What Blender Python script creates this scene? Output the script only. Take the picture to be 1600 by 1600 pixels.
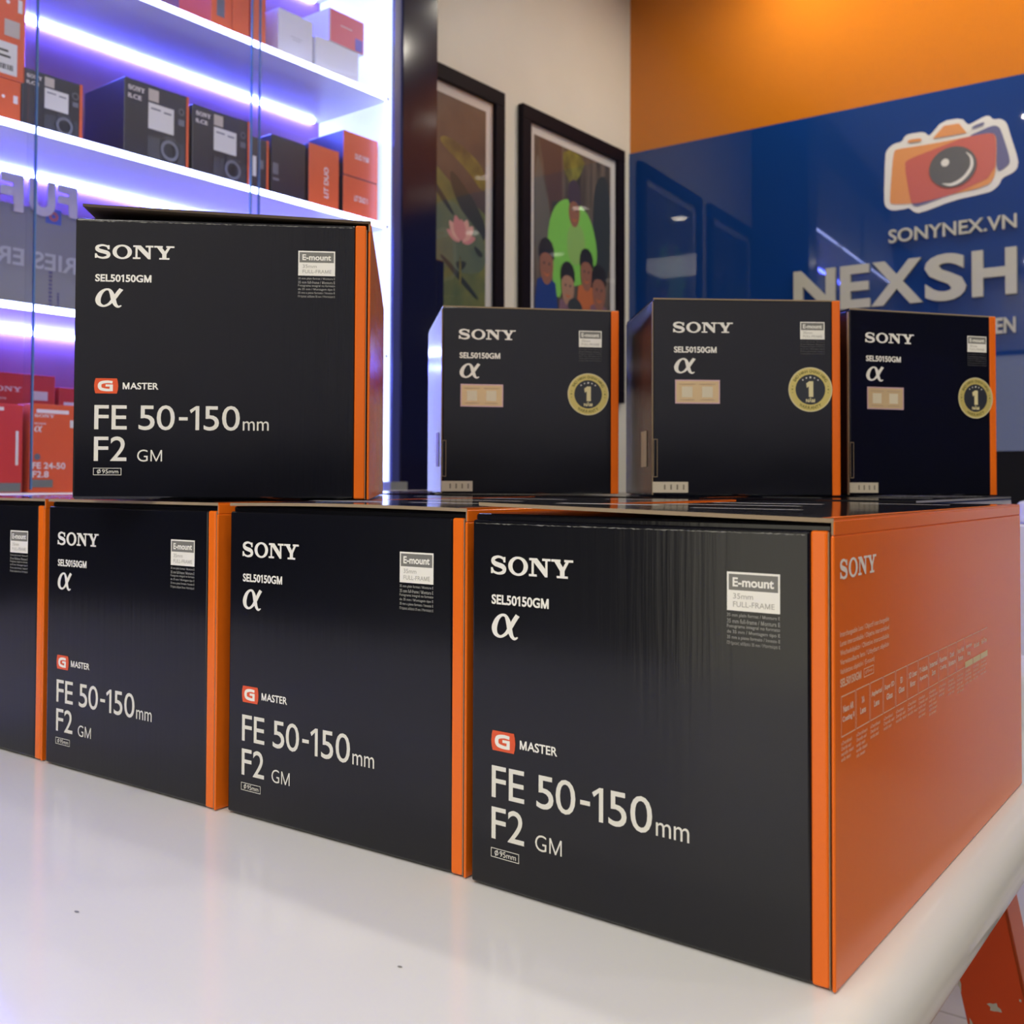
import bpy, bmesh, math, random
from mathutils import Matrix, Vector

# ------------------------------------------------------------------ clear
for o in list(bpy.data.objects):
    bpy.data.objects.remove(o, do_unlink=True)
SC = bpy.context.scene
COL = SC.collection
R = math.radians
random.seed(7)

# ------------------------------------------------------------------ camera
CAMZ = 0.75 + 1.0747856328418832 * 0.2
cam = bpy.data.cameras.new('camera')
camo = bpy.data.objects.new('camera', cam)
COL.objects.link(camo)
FPX, CX, CY = 1612.017, 796.139, 713.069
PITCH, ROLL, YAW = 0.0239166, 0.0039743, R(37)
cam.sensor_width = 36.0
cam.lens = FPX / 1600 * 36.0
cam.shift_x = (800 - CX) / 1600
cam.shift_y = -(800 - CY) / 1600
cam.clip_start = 0.02
cam.clip_end = 50
camo.matrix_world = (Matrix.Translation((0, 0, CAMZ)) @ Matrix.Rotation(YAW, 4, 'Z')
                     @ Matrix.Rotation(math.pi / 2 + PITCH, 4, 'X') @ Matrix.Rotation(ROLL, 4, 'Z'))
cam.dof.use_dof = True
cam.dof.focus_distance = 0.62
cam.dof.aperture_fstop = 17.0
SC.camera = camo

# ------------------------------------------------------------------ world, exposure
SC.view_settings.view_transform = 'Standard'
SC.view_settings.look = 'None'
SC.view_settings.gamma = 1.0
SC.view_settings.use_curve_mapping = False
SC.view_settings.exposure = 0.0
w = bpy.data.worlds.new('world')
SC.world = w
w.use_nodes = True
w.node_tree.nodes['Background'].inputs[0].default_value = (0.9, 0.93, 1.0, 1)
w.node_tree.nodes['Background'].inputs[1].default_value = 0.05

LAMP_E = 158.0          # ceiling downlights
PANEL_E = 11.5         # added fill panels, unseen behind the viewer
LED_E = 16.0            # cabinet light strips
LED_COL = (0.085, 0.12, 1.0)
LED_HOT = (0.40, 0.48, 1.0)


# ------------------------------------------------------------------ materials
MATS = {}


def mat(name, col, rough=0.5, metal=0.0, spec=0.5, emit=None, estr=0.0, coat=0.0):
    if name in MATS:
        return MATS[name]
    m = bpy.data.materials.new(name)
    m.use_nodes = True
    b = m.node_tree.nodes['Principled BSDF']
    b.inputs['Base Color'].default_value = (*col, 1)
    b.inputs['Roughness'].default_value = rough
    b.inputs['Metallic'].default_value = metal
    b.inputs['Specular IOR Level'].default_value = spec
    if coat:
        b.inputs['Coat Weight'].default_value = coat
        b.inputs['Coat Roughness'].default_value = 0.03
    if emit:
        b.inputs['Emission Color'].default_value = (*emit, 1)
        b.inputs['Emission Strength'].default_value = estr
    MATS[name] = m
    return m


def noise_col(m, c0, c1, scale=8.0, detail=4.0, p0=0.35, p1=0.65, stretch=(1, 1, 1)):
    nt = m.node_tree
    b = nt.nodes['Principled BSDF']
    tc = nt.nodes.new('ShaderNodeTexCoord')
    mp = nt.nodes.new('ShaderNodeMapping')
    mp.inputs['Scale'].default_value = stretch
    n = nt.nodes.new('ShaderNodeTexNoise')
    n.inputs['Scale'].default_value = scale
    n.inputs['Detail'].default_value = detail
    r = nt.nodes.new('ShaderNodeValToRGB')
    r.color_ramp.elements[0].position = p0
    r.color_ramp.elements[1].position = p1
    r.color_ramp.elements[0].color = (*c0, 1)
    r.color_ramp.elements[1].color = (*c1, 1)
    nt.links.new(tc.outputs['Object'], mp.inputs[0])
    nt.links.new(mp.outputs[0], n.inputs['Vector'])
    nt.links.new(n.outputs['Fac'], r.inputs[0])
    nt.links.new(r.outputs[0], b.inputs['Base Color'])
    return m


def corrugate(m, strength=0.12, dist=0.0006):
    """faint vertical flutes and unevenness of laminated corrugated card"""
    nt = m.node_tree
    b = nt.nodes['Principled BSDF']
    tc = nt.nodes.new('ShaderNodeTexCoord')
    mp = nt.nodes.new('ShaderNodeMapping')
    mp.inputs['Scale'].default_value = (260, 260, 9)
    n = nt.nodes.new('ShaderNodeTexNoise')
    n.inputs['Scale'].default_value = 1.0
    n.inputs['Detail'].default_value = 2.0
    n2 = nt.nodes.new('ShaderNodeTexNoise')
    n2.inputs['Scale'].default_value = 14.0
    n2.inputs['Detail'].default_value = 1.0
    ad = nt.nodes.new('ShaderNodeMath')
    ad.operation = 'MULTIPLY_ADD'
    ad.inputs[1].default_value = 3.0
    bp = nt.nodes.new('ShaderNodeBump')
    bp.inputs['Strength'].default_value = strength
    bp.inputs['Distance'].default_value = dist
    nt.links.new(tc.outputs['Object'], mp.inputs[0])
    nt.links.new(mp.outputs[0], n.inputs['Vector'])
    nt.links.new(tc.outputs['Object'], n2.inputs['Vector'])
    nt.links.new(n2.outputs['Fac'], ad.inputs[0])
    nt.links.new(n.outputs['Fac'], ad.inputs[2])
    nt.links.new(ad.outputs[0], bp.inputs['Height'])
    nt.links.new(bp.outputs[0], b.inputs['Normal'])
    return m


def glass_mat(name, tint=(1, 1, 1), ior=1.45, rough=0.02):
    if name in MATS:
        return MATS[name]
    m = bpy.data.materials.new(name)
    m.use_nodes = True
    nt = m.node_tree
    nt.nodes.clear()
    out = nt.nodes.new('ShaderNodeOutputMaterial')
    mix = nt.nodes.new('ShaderNodeMixShader')
    fr = nt.nodes.new('ShaderNodeFresnel')
    fr.inputs[0].default_value = ior
    tr = nt.nodes.new('ShaderNodeBsdfTransparent')
    tr.inputs[0].default_value = (*tint, 1)
    gl = nt.nodes.new('ShaderNodeBsdfGlossy')
    gl.inputs['Roughness'].default_value = rough
    ge = nt.nodes.new('ShaderNodeNewGeometry')
    fl = nt.nodes.new('ShaderNodeMath')          # reflect on the outer faces of the pane only
    fl.operation = 'SUBTRACT'
    fl.inputs[0].default_value = 1.0
    mu = nt.nodes.new('ShaderNodeMath')
    mu.operation = 'MULTIPLY'
    nt.links.new(ge.outputs['Backfacing'], fl.inputs[1])
    nt.links.new(fl.outputs[0], mu.inputs[0])
    nt.links.new(fr.outputs[0], mu.inputs[1])
    nt.links.new(mu.outputs[0], mix.inputs[0])
    nt.links.new(tr.outputs[0], mix.inputs[1])
    nt.links.new(gl.outputs[0], mix.inputs[2])
    nt.links.new(mix.outputs[0], out.inputs[0])
    MATS[name] = m
    return m


M_BLACK = corrugate(mat('laminated_black_card', (0.004, 0.0045, 0.0085), 0.15, spec=0.5))
M_BLACKTOP = mat('laminated_black_lid', (0.006, 0.006, 0.009), 0.10, spec=0.5)
M_ORANGE = corrugate(mat('laminated_orange_card', (0.90, 0.170, 0.009), 0.2, spec=0.4), 0.05)
M_KRAFT = mat('kraft_board', (0.33, 0.25, 0.155), 0.8)
M_KDARK = mat('kraft_inside', (0.10, 0.07, 0.045), 0.85)
M_WHITE = mat('white_ink', (0.93, 0.92, 0.84), 0.35)
M_CREAM = mat('pale_grey_ink', (0.82, 0.81, 0.72), 0.35)
M_GREY = mat('grey_ink', (0.20, 0.20, 0.18), 0.4)
M_LGREY = mat('light_grey_ink', (0.42, 0.41, 0.36), 0.4)
M_DIM = mat('dim_fine_print_ink', (0.32, 0.32, 0.29), 0.4)
M_PINKISH = mat('pale_print_on_orange', (0.92, 0.62, 0.42), 0.3)
M_RED = mat('badge_orange_red', (0.80, 0.10, 0.025), 0.35)
M_GOLD = mat('warranty_gold', (0.75, 0.63, 0.20), 0.3, metal=0.3)
M_GOLDDK = mat('warranty_dark_print', (0.20, 0.17, 0.03), 0.4)
M_SEAL = mat('warranty_black', (0.03, 0.035, 0.045), 0.3)
M_HOLO = mat('security_sticker_gold', (0.78, 0.58, 0.32), 0.25, metal=0.2)
M_HOLO2 = mat('security_sticker_rim', (0.72, 0.48, 0.52), 0.25, metal=0.2)
M_HOLO3 = mat('security_sticker_panel', (0.75, 0.68, 0.5), 0.3)
M_PAPER = mat('paper_label', (0.62, 0.56, 0.43), 0.6)
M_INK = mat('dark_ink', (0.03, 0.03, 0.03), 0.5)


# ------------------------------------------------------------------ mesh helpers
class MB:
    def __init__(self):
        self.v, self.f, self.mi, self.sm = [], [], [], []

    def face(self, pts, m=0):
        n = len(self.v)
        self.v += [tuple(p) for p in pts]
        self.f.append(tuple(range(n, n + len(pts))))
        self.mi.append(m)

    def box(self, x0, x1, y0, y1, z0, z1, m=0, mm=None):
        """mm: dict of per-side materials with keys -x +x -y +y -z +z"""
        n = len(self.v)
        self.v += [(x0, y0, z0), (x1, y0, z0), (x1, y1, z0), (x0, y1, z0),
                   (x0, y0, z1), (x1, y0, z1), (x1, y1, z1), (x0, y1, z1)]
        mm = mm or {}
        for k, q in (('-z', (0, 3, 2, 1)), ('+z', (4, 5, 6, 7)), ('-y', (0, 1, 5, 4)),
                     ('+y', (2, 3, 7, 6)), ('-x', (3, 0, 4, 7)), ('+x', (1, 2, 6, 5))):
            self.f.append(tuple(n + i for i in q))
            self.mi.append(mm.get(k, m))

    def raw(self, verts, faces, m=0):
        n = len(self.v)
        self.v += [tuple(p) for p in verts]
        for f in faces:
            self.f.append(tuple(n + i for i in f))
            self.mi.append(m)

    def cyl(self, c, r, h, axis='z', seg=32, m=0, r2=None):
        r2 = r if r2 is None else r2
        a, b = [], []
        for i in range(seg):
            t = 2 * math.pi * i / seg
            cs, sn = math.cos(t), math.sin(t)
            if axis == 'z':
                a.append((c[0] + r * cs, c[1] + r * sn, c[2]))
                b.append((c[0] + r2 * cs, c[1] + r2 * sn, c[2] + h))
            elif axis == 'x':
                a.append((c[0], c[1] + r * cs, c[2] + r * sn))
                b.append((c[0] + h, c[1] + r2 * cs, c[2] + r2 * sn))
            else:
                a.append((c[0] + r * cs, c[1], c[2] - r * sn))
                b.append((c[0] + r2 * cs, c[1] + h, c[2] - r2 * sn))
        n = len(self.v)
        self.v += a + b
        for i in range(seg):
            j = (i + 1) % seg
            self.f.append((n + i, n + j, n + seg + j, n + seg + i))
            self.mi.append(m)
        self.f.append(tuple(n + i for i in reversed(range(seg))))
        self.mi.append(m)
        self.f.append(tuple(n + seg + i for i in range(seg)))
        self.mi.append(m)

    def build(self, name, mats, parent=None, bevel=0.0, seg=2, smooth=False):
        me = bpy.data.meshes.new(name)
        me.from_pydata(self.v, [], self.f)
        if not isinstance(mats, (list, tuple)):
            mats = [mats]
        for m in mats:
            me.materials.append(m)
        me.polygons.foreach_set('material_index', self.mi)
        if smooth:
            me.polygons.foreach_set('use_smooth', [True] * len(me.polygons))
        me.update()
        return link(name, me, parent, bevel, seg)


def link(name, me, parent=None, bevel=0.0, seg=2):
    o = bpy.data.objects.new(name, me)
    COL.objects.link(o)
    if parent is not None:
        o.parent = parent
    if bevel:
        md = o.modifiers.new('bevel', 'BEVEL')
        md.width = bevel
        md.segments = seg
        md.limit_method = 'ANGLE'
    return o


def tag(o, label=None, cat=None, group=None, kind=None):
    if label:
        o['label'] = label
    if cat:
        o['category'] = cat
    if group:
        o['group'] = group
    if kind:
        o['kind'] = kind
    return o


def empty(name, loc, rz=0.0, label=None, cat=None, group=None):
    o = bpy.data.objects.new(name, None)
    COL.objects.link(o)
    o.empty_display_size = 0.05
    o.location = loc
    o.rotation_euler = (0, 0, rz)
    return tag(o, label, cat, group)


def struct(o):
    o['kind'] = 'structure'
    return o


# ---- flat artwork: every piece is a list of (verts2d, faces)
TCACHE = {}


GLYPH = {}


def raw_text(body, bold):
    c = bpy.data.curves.new('lettering', 'FONT')
    c.body = body
    c.offset = bold
    c.resolution_u = 4
    c.dimensions = '2D'
    c.fill_mode = 'FRONT'
    o = bpy.data.objects.new('lettering', c)
    COL.objects.link(o)
    bpy.context.view_layer.update()
    dg = bpy.context.evaluated_depsgraph_get()
    me = bpy.data.meshes.new_from_object(o.evaluated_get(dg))
    vs = [(v.co.x, v.co.y) for v in me.vertices]
    fs = [tuple(p.vertices) for p in me.polygons]
    bpy.data.objects.remove(o, do_unlink=True)
    bpy.data.curves.remove(c)
    bpy.data.meshes.remove(me)
    return vs, fs


def xmax(vs):
    return max(v[0] for v in vs)


def glyph(ch, bold):
    """outline and advance of one character; 1 and M are drawn here with a flag and upright stems"""
    key = (ch, bold)
    if key in GLYPH:
        return GLYPH[key]
    ref = xmax(raw_text('I', bold)[0])
    adv = xmax(raw_text('I' + ch + 'I', bold)[0]) - xmax(raw_text('II', bold)[0])
    st = 0.095 + 2 * bold
    if ch == '1':
        H = max(v[1] for v in raw_text('H', bold)[0])
        x = 0.30 + bold
        vs = [(x, 0 - bold), (x, H), (x - st * .8, H), (0.05 - bold, H - 0.13), (0.05 - bold + .02, H - .13 - st * .85), (x - st, H - st * 0.75), (x - st, 0 - bold)]
        vs = [(x, -bold), (x, H), (x - st * .85, H), (x - st, H - .02), (x - st, -bold), (0.05 - bold, H - 0.12), (0.09 - bold, H - .12 - st * .9), (x - st, H - st * 1.05)]
        fs = [(4, 0, 1, 2, 3), (5, 6, 7, 3, 2)]
        adv = 0.40 + 2 * bold
    elif ch == 'M':
        H = max(v[1] for v in raw_text('H', bold)[0])
        b = -bold
        x0, x1 = 0.085 + b, 0.735 - b
        m = (x0 + x1) / 2
        sl = (H - b) / (m - .42 * st - x0)
        yi = H - sl * st
        vs = [(x0, b), (x0 + st, b), (x0 + st, yi), (m - st * .42, b), (m + st * .42, b), (x1 - st, yi), (x1 - st, b), (x1, b), (x1, H), (x1 - st * 1.1, H),
              (m, H - sl * (m - x0 - 1.1 * st)), (x0 + st * 1.1, H), (x0, H)]
        fs = [tuple(range(13))]
        adv = 0.82 - 2 * b
    elif ch == ' ':
        vs, fs = [], []
    else:
        vs, fs = raw_text(ch, bold)
    GLYPH[key] = (vs, fs, adv)
    return GLYPH[key]


def text2d(body, bold=0.0, space=1.0):
    key = (body, bold, space)
    if key not in TCACHE:
        vs, fs, x = [], [], 0.0
        for ch in body:
            a, b, adv = glyph(ch, bold)
            n = len(vs)
            vs += [(p + x, q) for p, q in a]
            fs += [tuple(n + i for i in f) for f in b]
            x += adv * space
        x0 = min(v[0] for v in vs)
        x1 = max(v[0] for v in vs)
        y0 = min(v[1] for v in vs)
        y1 = max(v[1] for v in vs)
        TCACHE[key] = ([((x - x0) / (x1 - x0), (y - y0) / (y1 - y0)) for x, y in vs], fs,
                       (x1 - x0) / max(1e-9, y1 - y0))
    return TCACHE[key]


def fit(shape, x0, x1, z0, z1):
    vs, fs = shape[0], shape[1]
    return [(x0 + (x1 - x0) * v[0], z0 + (z1 - z0) * v[1]) + tuple(v[2:]) for v in vs], fs


def stagger(shape, step=1.2e-6):
    """give each face of an overlapping flat shape its own hair-thin level"""
    v, f = [], []
    for k, q in enumerate(shape[1]):
        n = len(v)
        v += [(shape[0][i][0], shape[0][i][1], k * step) for i in q]
        f.append(tuple(range(n, n + len(q))))
    return v, f


def txt(body, x0, x1, z0, z1, bold=0.0, space=1.0):
    return fit(text2d(body, bold, space), x0, x1, z0, z1)


def txt_h(body, x0, z0, h, bold=0.0, space=1.0):
    t = text2d(body, bold, space)
    return fit(t, x0, x0 + h * t[2], z0, z0 + h)


def rect(x0, x1, z0, z1):
    return [(x0, z0), (x1, z0), (x1, z1), (x0, z1)], [(0, 1, 2, 3)]


def poly(pts):
    return list(pts), [tuple(range(len(pts)))]


def ringframe(x0, x1, z0, z1, t):
    v = [(x0, z0), (x1, z0), (x1, z1), (x0, z1), (x0 + t, z0 + t), (x1 - t, z0 + t), (x1 - t, z1 - t), (x0 + t, z1 - t)]
    return v, [(0, 1, 5, 4), (1, 2, 6, 5), (2, 3, 7, 6), (3, 0, 4, 7)]


def disc(cx, cz, rx, rz=None, n=40):
    rz = rx if rz is None else rz
    return poly([(cx + rx * math.cos(2 * math.pi * i / n), cz + rz * math.sin(2 * math.pi * i / n)) for i in range(n)])


def annulus(cx, cz, r0, r1, n=48, rz=1.0):
    v, f = [], []
    for i in range(n):
        t = 2 * math.pi * i / n
        v += [(cx + r0 * math.cos(t), cz + rz * r0 * math.sin(t)), (cx + r1 * math.cos(t), cz + rz * r1 * math.sin(t))]
    for i in range(n):
        j = (i + 1) % n
        f.append((2 * i, 2 * i + 1, 2 * j + 1, 2 * j))
    return v, f


def ribbon(pts, n=10):
    """smooth band through (x, y, width) control points"""
    out = []
    P = [pts[0]] + list(pts) + [pts[-1]]
    for i in range(1, len(P) - 2):
        for k in range(n):
            t = k / n
            q = []
            for c in range(3):
                a, b, d, e = P[i - 1][c], P[i][c], P[i + 1][c], P[i + 2][c]
                q.append(0.5 * (2 * b + (d - a) * t + (2 * a - 5 * b + 4 * d - e) * t * t + (3 * b - a - 3 * d + e) * t ** 3))
            out.append(q)
    out.append(list(P[-1]))
    v, f = [], []
    for i, (x, y, wd) in enumerate(out):
        a = out[max(0, i - 1)]
        b = out[min(len(out) - 1, i + 1)]
        dx, dy = b[0] - a[0], b[1] - a[1]
        L = math.hypot(dx, dy) or 1
        v += [(x - dy / L * wd / 2, y + dx / L * wd / 2), (x + dy / L * wd / 2, y - dx / L * wd / 2)]
    for i in range(len(out) - 1):
        f.append((2 * i, 2 * i + 1, 2 * i + 3, 2 * i + 2))
    return v, f


def merge(*shapes):
    v, f = [], []
    for s in shapes:
        n = len(v)
        v += list(s[0])
        f += [tuple(n + i for i in q) for q in s[1]]
    return v, f


def slab_wordmark():
    """four slab-serif capitals S O N Y in a 52.5 x 10 field, returned in unit coordinates"""
    S = ribbon([(9.3, 6.9, 1.3), (8.2, 8.6, 1.3), (5.2, 9.35, 1.3), (2.3, 8.5, 1.9), (1.6, 7.0, 2.5), (3.0, 5.7, 2.6),
                (5.6, 5.0, 2.6), (8.2, 4.2, 2.6), (9.2, 2.8, 2.5), (8.3, 1.3, 1.9), (5.2, 0.6, 1.3), (2.2, 1.4, 1.3), (1.0, 3.0, 1.3)])
    Ss = merge(S, rect(8.6, 9.9, 6.5, 9.4), rect(0.3, 1.6, 0.5, 3.6))
    n = 40
    ov, of = [], []
    for i in range(n):
        t = 2 * math.pi * i / n
        ov += [(18.2 + 6.4 * math.cos(t), 5 + 5 * math.sin(t)), (18.2 + 3.6 * math.cos(t), 5 + 3.75 * math.sin(t))]
    for i in range(n):
        j = (i + 1) % n
        of.append((2 * i, 2 * j, 2 * j + 1, 2 * i + 1))
    N = merge(rect(25.4, 30.6, 8.5, 9.7), rect(26.9, 28.3, 0.3, 9.0), rect(25.2, 30.2, 0.3, 1.45), rect(33.6, 38.8, 8.5, 9.7),
              rect(35.5, 36.9, 1.0, 9.0), poly([(27.0, 9.7), (30.4, 9.7), (36.9, 3.0), (36.9, 0.3), (35.4, 0.3), (27.0, 8.9)]))
    Y = merge(rect(39.2, 44.9, 8.5, 9.7), rect(47.2, 52.6, 8.5, 9.7), rect(42.6, 49.4, 0.3, 1.45), rect(44.6, 47.4, 0.8, 4.6),
              poly([(40.6, 9.2), (43.9, 9.2), (47.4, 4.6), (47.4, 3.9), (44.6, 3.9)]),
              poly([(48.6, 9.2), (50.4, 9.2), (47.4, 4.1), (45.4, 4.5)]))
    v, f = merge(Ss, (ov, of), N, Y)
    return [(x / 52.6, y / 10.0) for x, y in v], f


WORDMARK = stagger(slab_wordmark())
ALPHA = stagger(ribbon([(0.99, 0.98, 0.17), (0.86, 0.76, 0.17), (0.70, 0.45, 0.16), (0.52, 0.18, 0.12), (0.32, 0.06, 0.11), (0.14, 0.16, 0.17), (0.09, 0.42, 0.21),
                (0.19, 0.74, 0.17), (0.36, 0.93, 0.11), (0.53, 0.92, 0.12), (0.63, 0.70, 0.18), (0.69, 0.40, 0.19), (0.77, 0.13, 0.15), (0.88, 0.03, 0.11), (1.0, 0.10, 0.05)]))


def art(name, shapes, parent, mats, plane='front', off=0.0, s=0.001):
    """flat printed artwork. shapes: list of (shape2d, material index). plane: 'front' faces -y, 'right' faces +x"""
    mb = MB()
    for k, (sh, mi) in enumerate(shapes):
        vs, fs = sh
        d = off + mi * 0.00003
        if plane == 'front':
            mb.raw([(v[0] * s, -d - (v[2] if len(v) > 2 else 0), v[1] * s) for v in vs], fs, mi)
        elif plane == 'right':
            mb.raw([(d + (v[2] if len(v) > 2 else 0), v[0] * s, v[1] * s) for v in vs], fs, mi)
    return mb.build(name, mats, parent)


# ------------------------------------------------------------------ room axes
C0 = Vector((-2.0196, 3.45271, 0.0))                    # corner of the left and the back wall
RZL, RZB = R(-1.3), R(1.7)
LN = Vector((math.cos(RZL), math.sin(RZL), 0))          # out of the left wall
LD = Vector((-math.sin(RZL), math.cos(RZL), 0))         # along the left wall, towards the corner
BD = Vector((math.cos(RZB), math.sin(RZB), 0))          # along the back wall, away from the corner
BN = Vector((math.sin(RZB), -math.cos(RZB), 0))         # out of the back wall


def left_at(s, off, z):
    return C0 + LD * s + LN * off + Vector((0, 0, z))


def back_at(s, off, z):
    return C0 + BD * s + BN * off + Vector((0, 0, z))


# ================================================================== STRUCTURE
CEIL = 2.86
M_WALL = noise_col(mat('cream_wall_gloss', (0.80, 0.78, 0.68), 0.45), (0.79, 0.77, 0.67), (0.825, 0.805, 0.71), 3.0)
M_WALLW = mat('white_wall_paint', (0.72, 0.71, 0.68), 0.6)
M_WALLD = mat('reflection_dark_wall', (0.035, 0.035, 0.045), 0.3)  # dark finish put on unseen wall parts to darken the cartons' reflections
M_CEIL = mat('ceiling_white', (0.8, 0.8, 0.78), 0.7)
M_FLOOR = noise_col(mat('beige_floor_tile', (0.45, 0.39, 0.30), 0.3), (0.42, 0.37, 0.29), (0.50, 0.44, 0.34), 5.0)
M_OWALL = mat('glossy_orange_panel', (0.60, 0.185, 0.012), 0.02, spec=0.6)
M_BWALL = mat('glossy_blue_panel', (0.006, 0.042, 0.20), 0.02, spec=0.7)
M_BLKP = mat('black_wall_panel', (0.006, 0.006, 0.007), 0.4, spec=0.12)

mb = MB()
mb.box(-2.6, 2.6, -3.4, 3.9, -0.1, 0.0)
for i in range(-3, 4):
    mb.box(i * 0.8 - 0.0015, i * 0.8 + 0.0015, -3.3, 3.8, 0, 0.0004, 1)
for i in range(-4, 5):
    mb.box(-2.5, 2.5, i * 0.8 + 0.4 - 0.0015, i * 0.8 + 0.4 + 0.0015, 0, 0.0004, 1)
struct(mb.build('floor', [M_FLOOR, mat('tile_joint', (0.25, 0.21, 0.16), 0.7)]))
mb = MB()
mb.box(-2.6, 2.6, -3.4, 3.9, CEIL, CEIL + 0.1)
struct(mb.build('ceiling', M_CEIL))


def wallbox(name, o, rz, x0, x1, y0, y1, z0, z1, m):
    b = MB()
    b.box(x0, x1, y0, y1, z0, z1)
    ob = b.build(name, m)
    ob.location = o
    ob.rotation_euler = (0, 0, rz)
    return struct(ob)


wl = MB()
wl.box(-0.1, 0.0, -3.3, 0.12, 0, CEIL, 0)
wl.box(-0.1, 0.0, -6.6, -3.3, 0, CEIL, 1)
ob = wl.build('wall_left', [M_WALL, M_WALLD])
ob.location = C0
ob.rotation_euler = (0, 0, RZL)
struct(ob)
wb = MB()
wb.box(-0.02, 4.5, 0.012, 0.12, 0, CEIL, 0)
wb.box(0.0, 4.5, -0.004, 0.012, 2.232, CEIL, 1)
wb.box(0.0, 4.5, -0.004, 0.012, 0.0, 1.064, 2)
wb.box(-0.008, 0.0, -0.008, 0.012, 0.0, CEIL, 0)
ob = wb.build('wall_back', [M_WALL, M_OWALL, M_BLKP])
ob.location = C0
ob.rotation_euler = (0, 0, RZB)
struct(ob)
mb = MB()
mb.box(2.35, 2.45, -3.3, 3.75, 1.12, CEIL, 0)
mb.box(2.35, 2.45, -3.3, 3.75, 0, 1.12, 1)
struct(mb.build('wall_right', [mat('pale_blue_wall_paint', (0.62, 0.63, 0.68), 0.5), M_WALLD]))
mb = MB()
mb.box(2.33, 2.36, 0.75, 1.95, 0.0, 2.05, 0)
mb.box(2.325, 2.37, 0.70, 0.75, 0.0, 2.10, 1)
mb.box(2.325, 2.37, 1.95, 2.00, 0.0, 2.10, 1)
struct(mb.build('added_dark_panel', [mat('added_dark_face', (0.010, 0.010, 0.014), 0.3), mat('added_frame_black', (0.02, 0.02, 0.02), 0.3)]))  # unseen dark panel added to keep the rightmost carton's reflection dark
mb = MB()
mb.box(-0.95, 2.4, -3.2, -3.1, 1.12, CEIL, 0)
mb.box(-0.95, 2.4, -3.2, -3.1, 0, 1.12, 2)
mb.box(-2.3, -0.95, -3.2, -3.1, 0, CEIL, 1)
struct(mb.build('wall_front', [mat('pale_grey_shutter', (0.6, 0.6, 0.64), 0.5), M_WALL, M_WALLD]))
mb = MB()
mb.box(-2.05, -1.10, -3.105, -3.09, 0.02, 2.1, 0)
mb.box(-2.09, -2.05, -3.11, -3.07, 0.0, 2.14, 1)
mb.box(-1.10, -1.06, -3.11, -3.07, 0.0, 2.14, 1)
mb.box(-2.05, -1.10, -3.11, -3.07, 2.10, 2.14, 1)
struct(mb.build('added_glow_panel', [mat('added_glow_face', (0.6, 0.6, 0.55), 0.4, emit=(1.0, 0.93, 0.72), estr=1.25), mat('added_frame_black', (0.02, 0.02, 0.02), 0.3)]))  # unseen glowing panel added to brighten the nearest carton's reflection
# ------------------------------------------------------------------ ceiling downlights
M_LAMP = mat('lamp_diffuser', (1, 1, 1), 0.5, emit=(1.0, 0.93, 0.80), estr=LAMP_E)
M_TRIM = mat('lamp_trim_white', (0.8, 0.8, 0.8), 0.4)
first = None
rown = {3.07: 'nearest the back wall', 2.12: 'second from the back wall', 1.13: 'third from the back wall', 0.13: 'fourth from the back wall', -0.9: 'fifth from the back wall',
        -1.9: 'sixth from the back wall', -2.72: 'nearest the shutter at the front', 3.2: 'close to the back wall'}
coln = {-0.88: 'in the row along the glass cabinet', 0.14: 'in the middle row', 1.2: 'in the row along the right wall', -1.78: 'close to the left wall', -1.3: 'added to light the pictures', -0.35: 'added to light the sign wall', -1.35: 'added to wash the front wall', -0.3: 'added to wash the shutter, left', 0.75: 'added to wash the shutter, middle', 1.7: 'added to wash the shutter, right'}
SPOTS = [(lx, ly) for lx in (-0.88, 0.14, 1.2) for ly in (3.07, 2.12, 1.13, 0.13, -0.9, -1.9) if (lx, ly) not in ((-0.88, 2.12), (0.14, -0.9), (0.14, -1.9), (1.2, -0.9), (1.2, -1.9), (-0.88, -0.9))]
SPOTS += [(-1.3, 3.2), (-0.35, 3.2)]  # extra lamps added to brighten the corner walls
SPOTS += [(-1.35, -2.72), (-0.3, -2.72), (0.75, -2.72), (1.7, -2.72)]  # extra lamps added to brighten the unseen front wall and its reflections
for lx, ly in SPOTS:
    if True:
        t = empty('ceiling_downlight', (lx, ly, CEIL), 0,
                  'round recessed ceiling downlight %s, %s' % (coln[lx], rown[ly]), 'ceiling light', 'recessed ceiling downlights')
        if first is None:
            a = MB()
            v, f = annulus(0, 0, 0.052, 0.068, 32)
            a.raw([(x, y, -0.006) for x, y in v], [tuple(reversed(q)) for q in f])
            v2 = [(0.068 * math.cos(2 * math.pi * i / 32), 0.068 * math.sin(2 * math.pi * i / 32), z) for z in (-0.006, 0) for i in range(32)]
            a.raw(v2, [(i, (i + 1) % 32, 32 + (i + 1) % 32, 32 + i) for i in range(32)])
            tr = a.build('trim_ring', M_TRIM, t)
            a = MB()
            vv, ff = disc(0, 0, 0.052, n=32)
            a.raw([(x, y, -0.004) for x, y in vv], [tuple(reversed(q)) for q in ff])
            df = a.build('diffuser', M_LAMP, t)
            first = (tr, df)
        else:
            for p in first:
                c = p.copy()
                c.parent = t
                COL.objects.link(c)

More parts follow.
